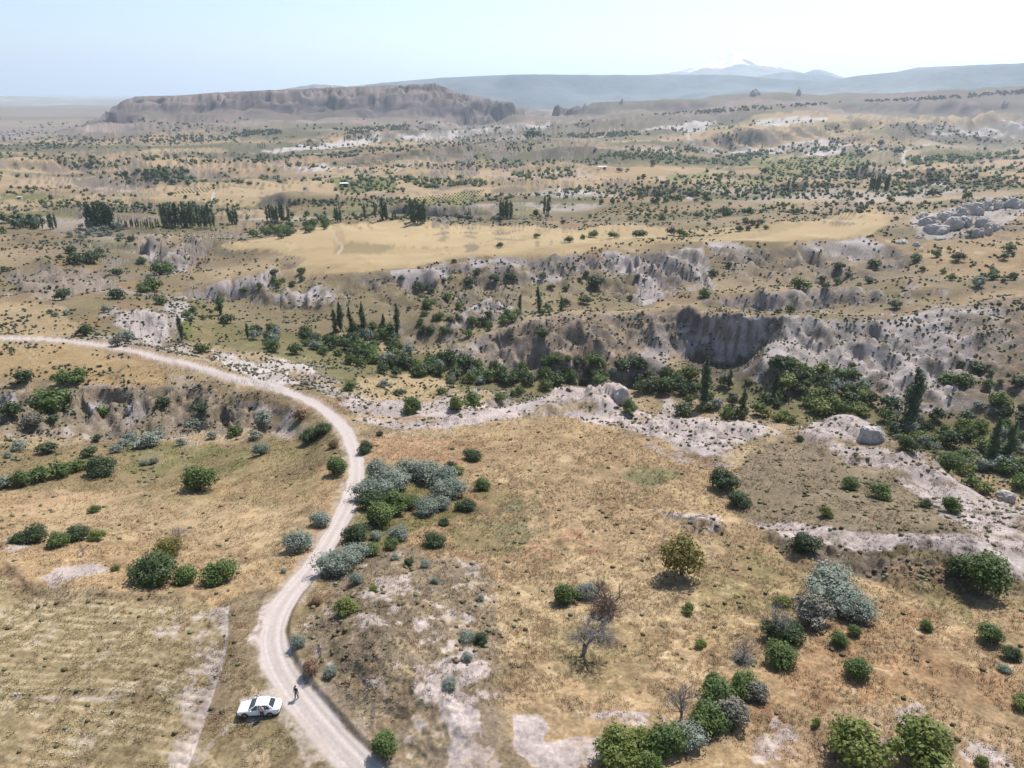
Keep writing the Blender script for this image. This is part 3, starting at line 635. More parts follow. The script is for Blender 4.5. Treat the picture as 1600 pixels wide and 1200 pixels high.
poly([(1130, 385), (1250, 395), (1400, 400), (1540, 430), (1500, 455), (1400, 440), (1240, 450), (1180, 460), (1100, 440), (1110, 400)], (.255, .21, .14), 0.6, 10, 0.6)
poly([(1420, 340), (1500, 322), (1560, 318), (1600, 316), (1600, 335), (1560, 360), (1500, 375), (1440, 370)], (.52, .485, .46), 0.8, 6, 0.55, rk=1)
poly([(1440, 385), (1480, 370), (1600, 360), (1700, 420), (1500, 440), (1440, 410)], ORANGE, .5, 10, .6)
# white gullied rock by the road and beyond
poly([(185, 488), (230, 482), (262, 498), (268, 528), (240, 540), (200, 520), (180, 505)], (.55, .50, .46), 0.95, 5, 0.85, rk=1)
poly([(255, 475), (290, 470), (310, 490), (290, 500), (265, 495)], (.50, .46, .43), 0.9, 5, 0.8, rk=1)
poly([(325, 545), (360, 552), (400, 570), (440, 560), (490, 575), (495, 585), (450, 580), (470, 600), (430, 605), (390, 592), (350, 570)], (.58, .53, .49), 0.95, 5, 0.85, rk=1)
poly([(225, 385), (250, 388), (245, 405), (222, 400)], (.5, .47, .45), 0.9, 3, rk=1); poly([(258, 398), (300, 398), (295, 415), (270, 430), (255, 420)], (.46, .43, .41), 0.9, 3, rk=1)
poly([(10, 430), (60, 420), (170, 425), (180, 450), (120, 460), (20, 455)], (.30, .25, .205), 0.8, 8, 0.8, rk=.6); poly([(20, 430), (110, 430), (120, 450), (30, 445)], GREY, 0.8, 8, 0.35, rk=1)
poly([(0, 470), (100, 480), (130, 510), (100, 525), (-60, 528)], STRAW, 0.6, 8, 0.8)
poly([(0, 540), (100, 540), (250, 575), (300, 600), (150, 600), (-40, 590)], (.36, .265, .14), 0.85, 8)
poly([(0, 603), (100, 608), (300, 600), (440, 640), (400, 670), (200, 680), (0, 670)], (.235, .19, .13), 0.85, 8, rk=.8)
for p in ([(135, 640), (150, 625), (175, 625), (165, 650), (140, 655)], [(195, 635), (215, 625), (225, 640), (210, 670), (198, 665)], [(60, 620), (85, 610), (90, 640), (70, 645)], [(395, 640), (425, 640), (420, 660)], [(-20, 620), (20, 615), (30, 640), (0, 650)]):
    poly(p, (.42, .39, .375), 0.9, 4, 0.75, rk=1)
poly([(425, 675), (455, 665), (460, 680), (440, 690)], WHITE, .8, 4, .7)
poly([(70, 340), (200, 340), (200, 365), (90, 375)], (.33, .27, .21), .5, 6, .6); poly([(120, 375), (210, 372), (215, 388), (140, 392)], (.20, .20, .10), 0.8, 5)
# the yellow tableland
poly([(345, 384), (420, 372), (520, 350), (640, 346), (760, 352), (900, 358), (980, 350), (1050, 356), (1190, 352), (1280, 345), (1320, 328), (1370, 325), (1395, 345), (1360, 368), (1260, 376), (1180, 377), (1080, 378), (980, 382), (880, 402), (780, 400), (700, 406), (620, 420), (540, 428), (455, 425), (480, 405), (430, 392), (360, 392)], (.46, .36, .205), 0.95, 3, rk=0)
poly([(345, 384), (420, 372), (518, 352), (522, 385), (430, 390)], YELLOW, 0.95, 2); poly([(530, 350), (640, 346), (760, 352), (855, 356), (790, 380), (680, 388), (540, 376)], YELLOW, 0.95, 2)
poly([(560, 400), (700, 390), (800, 382), (860, 362), (960, 352), (900, 380), (780, 396), (690, 404), (590, 418)], YELLOW, 0.7, 4)
poly([(1140, 375), (1250, 355), (1320, 332), (1370, 330), (1385, 350), (1330, 368), (1240, 375)], YELLOW, 0.85, 3)
poly([(900, 385), (1060, 368), (1140, 365), (1080, 380), (980, 384)], (.33, .26, .15), .6, 6, .7); poly([(530, 380), (620, 385), (590, 398), (520, 396)], (.27, .23, .13), .7, 5, .8)
stroke([(520, 360), (524, 372), (535, 385), (528, 396)], 2.0, (.55, .45, .33), .9); stroke([(545, 378), (640, 386), (720, 385), (850, 362)], 1.2, (.30, .23, .14), .7)
stroke([(1380, 375), (1430, 386), (1500, 392), (1600, 405)], 1.6, (.50, .39, .27), .9)
# farther fields
for p, c in [([(0, 312), (120, 305), (270, 300), (400, 305), (410, 315), (250, 322), (120, 320), (0, 325)], STRAW), ([(130, 305), (300, 298), (420, 296), (400, 306), (200, 312)], STRAW),
             ([(0, 248), (170, 240), (290, 232), (360, 236), (200, 250), (0, 256)], STRAW), ([(430, 250), (560, 238), (650, 232), (700, 236), (560, 248), (440, 256)], (.40, .28, .18)),
             ([(200, 295), (400, 280), (520, 275), (780, 275), (800, 282), (560, 290), (420, 298)], STRAW), ([(600, 308), (740, 292), (800, 290), (800, 300), (660, 318)], STRAW),
             ([(150, 282), (210, 270), (280, 268), (260, 276), (180, 285)], (.33, .27, .22)), ([(0, 303), (60, 303), (120, 310), (60, 312), (0, 312)], GREEN),
             ([(860, 290), (960, 285), (1000, 288), (900, 296)], STRAW), ([(1100, 290), (1180, 280), (1240, 275), (1200, 290)], (.24, .24, .10)), ([(1410, 345), (1400, 330), (1600, 300), (1600, 315), (1480, 325)], (.30, .25, .15)),
             ([(1080, 205), (1400, 180), (1600, 165), (1600, 185), (1400, 195), (1150, 215)], STRAW), ([(930, 310), (990, 302), (1100, 304), (1060, 312), (960, 318)], (.36, .24, .15)),
             ([(1210, 295), (1240, 290), (1250, 305), (1210, 308)], GREEN), ([(1440, 240), (1540, 235), (1550, 245), (1460, 250)], GREEN), ([(1180, 250), (1350, 240), (1360, 262), (1200, 275)], (.22, .22, .09)),
             ([(1040, 275), (1100, 268), (1110, 280), (1040, 286)], (.22, .24, .09)), ([(510, 280), (620, 278), (620, 296), (530, 300)], (.13, .16, .06)), ([(640, 315), (720, 300), (760, 305), (700, 325)], (.26, .26, .11))]:
    poly(p, c, 0.75, 2.5)
for p in ([(405, 236), (500, 226), (560, 215), (600, 210), (590, 222), (520, 232), (430, 240)], [(620, 212), (700, 204), (800, 196), (860, 193), (860, 200), (760, 207), (640, 218)], [(1100, 232), (1160, 228), (1320, 222), (1360, 225), (1200, 240), (1110, 238)],
          [(1440, 202), (1500, 196), (1600, 188), (1600, 202), (1520, 208), (1450, 210)], [(1500, 208), (1570, 200), (1600, 200), (1600, 208), (1520, 212)], [(870, 300), (920, 296), (925, 303), (875, 306)], [(440, 262), (500, 255), (560, 258), (480, 268)],
          [(1000, 205), (1060, 195), (1120, 192), (1100, 205)], [(1180, 190), (1260, 182), (1300, 185), (1200, 200)], [(1440, 290), (1470, 280), (1480, 292)], [(1050, 304), (1090, 306), (1080, 312)], [(1250, 232), (1310, 228), (1330, 236), (1260, 242)]):
    poly(p, (.62, .58, .55), 0.85, 3, 0.68, rk=1)
for s, w in (([(1412, 258), (1413, 240), (1425, 232), (1450, 226)], 5), ([(1285, 240), (1340, 238), (1420, 230)], 3), ([(1085, 226), (1082, 218), (1074, 212)], 6), ([(612, 272), (620, 264), (640, 256), (670, 252)], 4), ([(930, 216), (950, 206), (970, 200)], 6),
             ([(874, 304), (874, 292), (882, 290)], 3), ([(330, 322), (333, 308), (335, 298)], 3)):
    stroke(s, w, (.60, .54, .47), .9)
# path marks left of the road
stroke([(40, 540), (55, 556), (60, 562)], .5, STRAW, .8); stroke([(32, 545), (48, 560), (52, 568)], .5, STRAW, .8); stroke([(150, 565), (180, 585), (200, 592)], .5, STRAW, .5)

poly([(1062, 545), (1198, 530), (1196, 560), (1160, 600), (1130, 590), (1075, 578)], (.11, .09, .07), 0.9, 5)  # brown slope below the grey cliff, darkened to paint in the cliff's cast shadow
poly([(1052, 498), (1200, 502), (1203, 535), (1170, 548), (1120, 552), (1060, 545)], (.50, .46, .43), 0.9, 3, rk=.6)
# mesa: banded cliffs
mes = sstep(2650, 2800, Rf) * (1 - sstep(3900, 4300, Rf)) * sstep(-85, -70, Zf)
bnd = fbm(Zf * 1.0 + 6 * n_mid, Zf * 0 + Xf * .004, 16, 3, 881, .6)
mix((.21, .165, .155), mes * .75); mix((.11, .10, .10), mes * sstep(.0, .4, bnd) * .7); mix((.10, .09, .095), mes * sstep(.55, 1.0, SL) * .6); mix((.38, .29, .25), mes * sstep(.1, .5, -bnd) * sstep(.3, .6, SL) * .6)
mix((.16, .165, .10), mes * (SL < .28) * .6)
# risers of the terraces and their scrub
ris = (Rf > 430) * (Rf < 2600) * sstep(.22, .5, SL)
mix((.17, .145, .11), ris * .65)
# lodged grass: pale strands on the meadows; furrow tone on the field; coarse stipple on the slopes
lw = fbm(Xf, Yf, 5, 3, 961, .6, mf) * 3
strand = sstep(.62, .95, ridged(Xf + lw, Yf * 1.3 - lw, 2.6, 3, 971, mf)) * (Rf < 260) * (RK < .2) * (d_road > 3)
mix((.62, .50, .33), .7 * strand.astype(np.float32) * sstep(-.4, .3, n_mid)); mix((.25, .17, .10), .35 * sstep(.2, .6, fbm(Xf, Yf, 2.2, 3, 981, .6, mf)) * (Rf < 260) * (RK < .2))
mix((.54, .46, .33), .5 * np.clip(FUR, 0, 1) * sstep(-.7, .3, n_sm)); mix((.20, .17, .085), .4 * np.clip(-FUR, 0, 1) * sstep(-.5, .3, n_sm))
stip = sstep(.12, .45, fbm(Xf, Yf, 3.2, 3, 995, .7, mf)) * sstep(190, 230, Rf) * (1 - sstep(600, 800, Rf)) * ((Zf < -1) & (n_big * .5 + SL > .05))
mix((.13, .115, .07), .50 * stip.astype(np.float32))
mix((.20, .175, .155), STR * .55 * sstep(.15, .45, strata)); mix((.52, .47, .43), STR * .35 * sstep(.15, .45, -strata) * RK)
# cushions of thorny scrub: small dark spots on the pale slopes
spots = sstep(0.30, 0.52, fbm(Xf, Yf, 1.5, 2, 701, .5, mf * .8)) * sstep(0.12, 0.4, RK) * (Rf < 700)
mix((.16, .135, .085), 0.62 * spots.astype(np.float32))
# grain
COL *= (1 + 0.25 * n_sm + 0.14 * n_mid + 0.10 * n_tiny + 0.08 * n_big)[:, None]

# road surface last
rm = 1 - sstep(-0.2, 0.25, d_road - HW + fbm(Xf, Yf, 3.2, 3, 801) * 0.28)
verge = (1 - sstep(0.1, 1.5, d_road - HW + fbm(Xf, Yf, 1.7, 3, 811) * 1.2)) * 0.7
mix((.50, .43, .36), verge.astype(np.float32) * (0.5 + 0.5 * (side_road > 0)))
mix(ROADC, rm.astype(np.float32))
tr = (np.exp(-((d_road - 0.72) / 0.2) ** 2) * 0.5 + np.exp(-((d_road - 1.25) / 0.15) ** 2) * .25) * rm * (1 - sstep(110, 170, Rf))
mix((.70, .65, .60), np.clip(tr, 0, 1).astype(np.float32) * .8)
mix((.50, .45, .39), (1 - sstep(110, 170, Rf)) * (rm * np.exp(-((d_road) / 0.3) ** 2) * .6 + rm * np.exp(-((d_road - 1.05) / 0.12) ** 2) * .5).astype(np.float32))
poly([(400, 955), (425, 940), (430, 965), (405, 1010), (392, 1000)], (.62, .54, .49), 0.9, 6, 0.75)
poly([(380, 1110), (375, 1095), (420, 1075), (440, 1070), (450, 1100), (400, 1135), (380, 1128)], (.58, .51, .44), 0.85, 5, 0.8)
poly([(430, 1120), (470, 1110), (560, 1210), (480, 1200)], (.55, .48, .41), 0.6, 6, 0.6)
poly([(355, 1130), (370, 1125), (340, 1160), (310, 1200), (290, 1200)], (.52, .46, .39), 0.5, 6, 0.5)
GRAIN = np.clip(1.0 - .75 * rm - .35 * sstep(.30, .42, COL @ np.array([.3, .6, .1], np.float32) - 0 * rm), .22, 1) * (1 - .55 * YEL)
lum_ = (COL @ np.array([.3, .6, .1], np.float32))[:, None]
COL = lum_ + (COL - lum_) * 1.08
COL = np.clip(COL * np.array([1.02, .985, 1.0], np.float32) * 0.585, 0.015, 0.5)

# ------------------------------------------------------------------ mesh of the ground
def build_grid(name, X, Y, Z, col=None, rk=None, grain=None):
    nc, nr = X.shape
    me = bpy.data.meshes.new(name)
    me.vertices.add(nc * nr)
    me.vertices.foreach_set('co', np.stack([X.ravel(), Y.ravel(), Z.ravel()], 1).astype(np.float32).ravel())
    i = np.arange(nc - 1)[:, None] * nr + np.arange(nr - 1)[None]
    q = np.stack([i, i + nr, i + nr + 1, i + 1], -1).reshape(-1, 4)[:, ::-1]
    if X[1, 0] > X[0, 0]: q = q[:, ::-1]
    me.loops.add(q.size); me.loops.foreach_set('vertex_index', q.ravel().astype(np.int32))
    me.polygons.add(len(q)); me.polygons.foreach_set('loop_start', np.arange(0, q.size, 4, dtype=np.int32)); me.polygons.foreach_set('loop_total', np.full(len(q), 4, np.int32))
    me.polygons.foreach_set('use_smooth', np.ones(len(q), bool))
    if col is not None:
        a = me.color_attributes.new('soil', 'FLOAT_COLOR', 'POINT')
        a.data.foreach_set('color', np.concatenate([col, np.ones((len(col), 1), np.float32)], 1).astype(np.float32).ravel())
    if rk is not None:
        a = me.attributes.new('rocky', 'FLOAT', 'POINT'); a.data.foreach_set('value', rk.astype(np.float32))
    if grain is not None:
        a = me.attributes.new('grain', 'FLOAT', 'POINT'); a.data.foreach_set('value', grain.astype(np.float32))
    me.update(); me.validate()
    o = bpy.data.objects.new(name, me); C.objects.link(o); return o

# ------------------------------------------------------------------ materials
def new_mat(name):
    m = bpy.data.materials.new(name); m.use_nodes = True; return m, m.node_tree, m.node_tree.nodes['Principled BSDF']
def N(nt, t, **kw):
    n = nt.nodes.new(t)
    for k_, v_ in kw.items():
        if k_ in n.inputs: n.inputs[k_].default_value = v_
        else: setattr(n, k_, v_)
    return n
def ground_material():
    m, nt, b = new_mat('ground'); lk = nt.links.new
    at = N(nt, 'ShaderNodeAttribute', attribute_name='soil'); ar = N(nt, 'ShaderNodeAttribute', attribute_name='rocky')
    tc = N(nt, 'ShaderNodeTexCoord')
    n1 = N(nt, 'ShaderNodeTexNoise', Scale=2.2, Detail=6.0, Roughness=0.7); lk(tc.outputs['Object'], n1.inputs['Vector'])
    n2 = N(nt, 'ShaderNodeTexNoise', Scale=0.35, Detail=8.0, Roughness=0.65); lk(tc.outputs['Object'], n2.inputs['Vector'])
    mr = N(nt, 'ShaderNodeMapRange'); mr.inputs[1].default_value = .3; mr.inputs[2].default_value = .7; mr.inputs[3].default_value = .52; mr.inputs[4].default_value = 1.50
    lk(n1.outputs['Fac'], mr.inputs[0])
    mr2 = N(nt, 'ShaderNodeMapRange'); mr2.inputs[1].default_value = .3; mr2.inputs[2].default_value = .7; mr2.inputs[3].default_value = .82; mr2.inputs[4].default_value = 1.18
    lk(n2.outputs['Fac'], mr2.inputs[0])
    mu0 = N(nt, 'ShaderNodeMath', operation='MULTIPLY'); lk(mr.outputs[0], mu0.inputs[0]); lk(mr2.outputs[0], mu0.inputs[1])
    ag = N(nt, 'ShaderNodeAttribute', attribute_name='grain'); m1 = N(nt, 'ShaderNodeMath', operation='SUBTRACT'); lk(mu0.outputs[0], m1.inputs[0]); m1.inputs[1].default_value = 1.0
    mu = N(nt, 'ShaderNodeMath', operation='MULTIPLY_ADD'); lk(m1.outputs[0], mu.inputs[0]); lk(ag.outputs['Fac'], mu.inputs[1]); mu.inputs[2].default_value = 1.0
    vm = N(nt, 'ShaderNodeVectorMath', operation='SCALE'); lk(at.outputs['Color'], vm.inputs[0]); lk(mu.outputs[0], vm.inputs['Scale'])
    lk(vm.outputs[0], b.inputs['Base Color'])
    b.inputs['Roughness'].default_value = 0.95; b.inputs['Specular IOR Level'].default_value = 0.15
    # relief: tussocks near by, broken rock on steep ground
    bs = N(nt, 'ShaderNodeMath', operation='MULTIPLY_ADD'); lk(ar.outputs['Fac'], bs.inputs[0]); bs.inputs[1].default_value = 0.12; bs.inputs[2].default_value = 0.07
    h1 = N(nt, 'ShaderNodeMath', operation='MULTIPLY'); lk(n1.outputs['Fac'], h1.inputs[0]); lk(bs.outputs[0], h1.inputs[1])
    h2 = N(nt, 'ShaderNodeMath', operation='MULTIPLY_ADD'); lk(n2.outputs['Fac'], h2.inputs[0]); lk(h1.outputs[0], h2.inputs[2])
    b2 = N(nt, 'ShaderNodeMath', operation='MULTIPLY_ADD'); lk(ar.outputs['Fac'], b2.inputs[0]); b2.inputs[1].default_value = .55; b2.inputs[2].default_value = .10; lk(b2.outputs[0], h2.inputs[1])
    bp = N(nt, 'ShaderNodeBump', Strength=0.75, Distance=1.0); lk(h2.outputs[0], bp.inputs['Height']); lk(bp.outputs[0], b.inputs['Normal'])
    return m
MG = ground_material()
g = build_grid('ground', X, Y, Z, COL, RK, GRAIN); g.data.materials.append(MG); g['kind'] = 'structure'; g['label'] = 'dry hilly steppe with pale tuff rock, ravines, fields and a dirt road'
print('ground verts', Xf.size, 'control', n_k)

# ------------------------------------------------------------------ far ridges and the snowy volcano
def vc_material(name, rough=0.95, scale=0.01, amt=0.25, bump=0.0):
    m, nt, b = new_mat(name); lk = nt.links.new
    at = N(nt, 'ShaderNodeAttribute', attribute_name='soil'); tc = N(nt, 'ShaderNodeTexCoord')
    n1 = N(nt, 'ShaderNodeTexNoise', Scale=scale, Detail=8.0, Roughness=0.65); lk(tc.outputs['Object'], n1.inputs['Vector'])
    mr = N(nt, 'ShaderNodeMapRange'); mr.inputs[1].default_value = .3; mr.inputs[2].default_value = .7; mr.inputs[3].default_value = 1 - amt; mr.inputs[4].default_value = 1 + amt
    lk(n1.outputs['Fac'], mr.inputs[0])
    vm = N(nt, 'ShaderNodeVectorMath', operation='SCALE'); lk(at.outputs['Color'], vm.inputs[0]); lk(mr.outputs[0], vm.inputs['Scale']); lk(vm.outputs[0], b.inputs['Base Color'])
    b.inputs['Roughness'].default_value = rough; b.inputs['Specular IOR Level'].default_value = 0.15
    if bump:
        bp = N(nt, 'ShaderNodeBump', Strength=0.8, Distance=bump); lk(n1.outputs['Fac'], bp.inputs['Height']); lk(bp.outputs[0], b.inputs['Normal'])
    return m
M_FAR = vc_material('far_hill_soil', scale=0.004, amt=0.3, bump=30)
def ridge(name, label, tops, r, depth, colfn, nu=200, nv=40, seed=0, foot=-75, rug=0.12, flat=0.0, nscale=1400, kind='structure'):
    us = np.linspace(tops[0][0], tops[-1][0], nu); vs = np.interp(us, [t[0] for t in tops], [t[1] for t in tops])
    a = (us - 800) / FPX; b = (vs - 600) / FPX
    y = CP - b * SP; d = -(SP + b * CP); h = np.hypot(a, y)
    az = np.arctan2(a, y); top = CAM_H + d / h * r
    t = np.linspace(-1, 1, nv)
    A, T = np.meshgrid(az, t, indexing='ij'); TOP = np.repeat(top[:, None], nv, 1)
    r_ = r + T * depth
    x_, y_ = r_ * np.sin(A), r_ * np.cos(A)
    tw = T + 0.25 * fbm(x_, y_, nscale, 4, seed)
    prof = 1 - np.clip(np.abs(tw) - flat, 0, 1) / (1 - flat)
    prof = np.clip(prof, 0, 1) ** 1.25
    z_ = foot + (TOP - foot) * prof
    z_ = z_ + (TOP - foot) * rug * fbm(x_, y_, nscale * .6, 5, seed + 5, .6) * (1 - np.abs(T)) * (prof < .93)
    edge = np.minimum(1, np.minimum(np.arange(nu), np.arange(nu)[::-1]) / 3.0)[:, None]
    z_ = np.where(np.abs(T) > .999, foot - 20, z_) * edge + (foot - 20) * (1 - edge)
    hh = np.clip((z_ - foot) / (TOP - foot + 1e-6), 0, 1)
    col = colfn(x_.ravel(), y_.ravel(), hh.ravel(), z_.ravel())
    o = build_grid(name, x_, y_, z_, col.astype(np.float32)); o.data.materials.append(M_FAR); o['kind'] = kind; o['label'] = label
    return o
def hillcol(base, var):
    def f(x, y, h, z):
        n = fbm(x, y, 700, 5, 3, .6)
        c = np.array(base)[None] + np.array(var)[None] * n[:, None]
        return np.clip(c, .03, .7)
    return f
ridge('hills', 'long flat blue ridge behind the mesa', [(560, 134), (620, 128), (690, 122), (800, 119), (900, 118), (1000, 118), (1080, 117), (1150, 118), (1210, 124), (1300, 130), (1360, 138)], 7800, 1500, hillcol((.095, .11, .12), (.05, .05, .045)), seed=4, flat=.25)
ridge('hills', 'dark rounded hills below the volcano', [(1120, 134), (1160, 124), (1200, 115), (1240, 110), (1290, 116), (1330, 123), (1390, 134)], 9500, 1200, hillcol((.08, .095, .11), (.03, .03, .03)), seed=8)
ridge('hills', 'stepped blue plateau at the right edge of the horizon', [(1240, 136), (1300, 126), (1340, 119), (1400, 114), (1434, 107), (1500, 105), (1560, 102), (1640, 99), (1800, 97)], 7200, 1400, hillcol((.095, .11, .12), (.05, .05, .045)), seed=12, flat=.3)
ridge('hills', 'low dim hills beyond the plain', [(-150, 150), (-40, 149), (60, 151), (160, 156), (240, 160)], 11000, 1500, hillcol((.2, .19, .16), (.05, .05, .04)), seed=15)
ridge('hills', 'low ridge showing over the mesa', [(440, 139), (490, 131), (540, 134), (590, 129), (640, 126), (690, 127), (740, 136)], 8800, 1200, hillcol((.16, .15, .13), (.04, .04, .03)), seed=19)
def snowcol(x, y, h, z):
    n = fbm(x, y, 500, 5, 71, .65); c = np.array((.17, .165, .16))[None] * (1 + .3 * n[:, None])
    s = sstep(.66, .80, h + .22 * n); return np.clip(c * (1 - s[:, None]) + np.array((.88, .9, .93))[None] * s[:, None], .03, .95)
def volcano():
    R0 = 12500; nu, nv = 220, 90
    x0, y0, zp = at_r(1145, 84, R0)
    u_ = np.linspace(-1, 1, nu); v_ = np.linspace(-1, 1, nv)
    W = 2500.0
    U, V = np.meshgrid(u_, v_, indexing='ij')
    ca = math.atan2(x0, y0)
    lx, ly = U * W, V * W * .8
    x_ = x0 + lx * math.cos(ca) + ly * math.sin(ca); y_ = y0 - lx * math.sin(ca) + ly * math.cos(ca)
    d = np.hypot(U, V) * (1 + 0.10 * fbm(x_, y_, 900, 3, 31))
    prof = np.interp(d, [0, .035, .09, .18, .30, .45, .62, .85, 1, 1.5], [1, .975, .90, .79, .68, .585, .50, .3, .1, -.1])
    rg = ridged(x_, y_, 520, 4, 55) - .5
    z_ = -80 + (zp + 70) * prof + rg * 80 * np.clip(1 - d, 0, 1) + 45 * np.exp(-((U - .0) ** 2 + V ** 2) / .0012) + 25 * np.exp(-((U + .07) ** 2 + V ** 2) / .001) + 18 * np.exp(-((U - .07) ** 2 + V ** 2) / .0015)
    hh = np.clip((z_ + 80) / (zp + 80), 0, 1)
    o = build_grid('mountain', x_, y_, z_, snowcol(x_.ravel(), y_.ravel(), hh.ravel(), z_.ravel()).astype(np.float32)); o.data.materials.append(M_FAR)
    o['kind'] = 'structure'; o['label'] = 'pale volcano with snow streaks on its summit at the horizon'
volcano()
ridge('hills', 'small pale side cone beside the volcano', [(1240, 122), (1262, 110), (1274, 106), (1290, 110), (1330, 124)], 11800, 700, hillcol((.18, .17, .17), (.03, .03, .03)), seed=23, nu=80, nscale=700)

# ------------------------------------------------------------------ plants
def leaf_mat(name, col, col2, trans=0.28, rough=0.6, nscale=1.5):
    m, nt, b = new_mat(name); lk = nt.links.new
    oi = N(nt, 'ShaderNodeObjectInfo'); tc = N(nt, 'ShaderNodeTexCoord'); geo = N(nt, 'ShaderNodeNewGeometry')
    nz = N(nt, 'ShaderNodeTexNoise', Scale=nscale, Detail=3.0); lk(geo.outputs['Position'], nz.inputs['Vector'])
    ad = N(nt, 'ShaderNodeMath', operation='MULTIPLY_ADD'); lk(oi.outputs['Random'], ad.inputs[0]); ad.inputs[1].default_value = .7; ad.inputs[2].default_value = -.35
    a2 = N(nt, 'ShaderNodeMath', operation='ADD', use_clamp=True); lk(ad.outputs[0], a2.inputs[0])
    mr = N(nt, 'ShaderNodeMapRange'); mr.inputs[1].default_value = .3; mr.inputs[2].default_value = .7; lk(nz.outputs['Fac'], mr.inputs[0]); lk(mr.outputs[0], a2.inputs[1])
    mx = N(nt, 'ShaderNodeMix', data_type='RGBA'); mx.inputs[6].default_value = (*col, 1); mx.inputs[7].default_value = (*col2, 1); lk(a2.outputs[0], mx.inputs[0])
    b.inputs['Roughness'].default_value = rough; b.inputs['Specular IOR Level'].default_value = 0.3
    lk(mx.outputs[2], b.inputs['Base Color'])
    tr = N(nt, 'ShaderNodeBsdfTranslucent'); lk(mx.outputs[2], tr.inputs['Color'])
    ms = N(nt, 'ShaderNodeMixShader'); ms.inputs[0].default_value = trans
    lk(b.outputs[0], ms.inputs[1]); lk(tr.outputs[0], ms.inputs[2]); lk(ms.outputs[0], nt.nodes['Material Output'].inputs['Surface'])
    return m
LM = {'green': leaf_mat('green_leaves', (.070, .110, .026), (.120, .165, .042)), 'dark': leaf_mat('dark_leaves', (.042, .066, .026), (.074, .104, .036)),
      'silver': leaf_mat('silver_leaves', (.150, .180, .135), (.225, .255, .200), .2), 'lime': leaf_mat('yellow_green_leaves', (.115, .150, .030), (.175, .195, .045)),
      'poplar': leaf_mat('poplar_leaves', (.050, .080, .032), (.095, .135, .050), nscale=.5), 'rusty': leaf_mat('turning_leaves', (.115, .115, .025), (.185, .150, .035)),
      'dry': leaf_mat('dry_twigs', (.125, .115, .085), (.20, .185, .145), .05), 'brown': leaf_mat('brown_leaves', (.17, .095, .055), (.23, .14, .08), .1)}
def bark_mat(name, c):
    m, nt, b = new_mat(name); nz = N(nt, 'ShaderNodeTexNoise', Scale=6.0, Detail=5.0); tc = N(nt, 'ShaderNodeTexCoord'); nt.links.new(tc.outputs['Object'], nz.inputs['Vector'])
    cr = N(nt, 'ShaderNodeValToRGB'); cr.color_ramp.elements[0].color = (c[0] * .6, c[1] * .6, c[2] * .6, 1); cr.color_ramp.elements[1].color = (c[0] * 1.4, c[1] * 1.4, c[2] * 1.4, 1)
    nt.links.new(nz.outputs['Fac'], cr.inputs[0]); nt.links.new(cr.outputs[0], b.inputs['Base Color']); b.inputs['Roughness'].default_value = .9; return m
BARK = bark_mat('bark', (.10, .08, .065)); DEAD = bark_mat('dead_wood', (.24, .215, .195)); DEADB = bark_mat('brown_dead_wood', (.19, .14, .11))

def mesh_from(name, V, F, mats=(), midx=None, smooth_=False):
    me = bpy.data.meshes.new(name); me.from_pydata([tuple(v) for v in V], [], [tuple(f) for f in F])
    for m in mats: me.materials.append(m)
    if midx is not None: me.polygons.foreach_set('material_index', midx)
    if smooth_: me.polygons.foreach_set('use_smooth', np.ones(len(me.polygons), bool))
    me.update(); return me
ico_cache = {}
def ico(sub):
    if sub not in ico_cache:
        bm = bmesh.new(); bmesh.ops.create_icosphere(bm, subdivisions=sub, radius=1); bm.verts.ensure_lookup_table()
        ico_cache[sub] = (np.array([v.co[:] for v in bm.verts]), np.array([[v.index for v in f.verts] for f in bm.faces])); bm.free()
    return ico_cache[sub]
def leaf_cloud(r, lobes, n, size, upward=.35, droop=0.0):
    """n leaf clumps spread over the shells of the lobes; lobes: (cx,cy,cz,rx,ry,rz)"""
    lob = np.array(lobes); w = lob[:, 3] * lob[:, 5]; pick = r.choice(len(lob), n, p=w / w.sum()); L_ = lob[pick]
    d = r.normal(size=(n, 3)); d[:, 2] += .25; d /= np.linalg.norm(d, axis=1)[:, None]
    # knots: pull directions together so the surface is lumpy with gaps
    rad = 0.55 + 0.5 * r.random(n) ** 0.5 + .42 * (r.random(n) > .84) * r.random(n)
    bump = 1 + 0.22 * np.sin(d[:, 0] * 7 + pick) * np.sin(d[:, 1] * 6 + pick * 2) * np.sin(d[:, 2] * 5 + 1) 
    c = L_[:, :3] + d * L_[:, 3:6] * (rad * bump)[:, None]
    keep = c[:, 2] > 0.02; c, d = c[keep], d[keep]; n = len(c)
    nrm = d + r.normal(size=(n, 3)) * .55; nrm[:, 2] += upward; nrm /= np.linalg.norm(nrm, axis=1)[:, None]
    t = np.cross(nrm, r.normal(size=(n, 3))); t /= np.linalg.norm(t, axis=1)[:, None]; b = np.cross(nrm, t)
    s = (size * (0.55 + 0.9 * r.random(n)))[:, None]; l = s * (0.7 + .5 * r.random(n)[:, None])
    V = np.stack([c - t * s * .9, c - b * l * .6 + nrm * s * .12, c + t * s * .9 + nrm * s * .05, c + b * l * .6 + nrm * s * .12], 1).reshape(-1, 3)
    F = np.arange(n * 4).reshape(-1, 4)
    return V, F
def lumps(r, lobes, k=.52, sub=2):
    Vs, Fs, o = [], [], 0
    v, f = ico(sub)
    for cx, cy, cz, rx, ry, rz in lobes:
        q = v * (1 + .16 * np.sin(v[:, [1]] * 5 + cx * 9) * np.sin(v[:, [0]] * 6 + cy) + .05 * r.normal(size=(len(v), 1)))
        q = q * np.array([rx, ry, rz]) * k + np.array([cx, cy, cz]); q[:, 2] = np.maximum(q[:, 2], 0.0)
        Vs.append(q); Fs.append(f + o); o += len(v)
    return np.concatenate(Vs), np.concatenate(Fs)
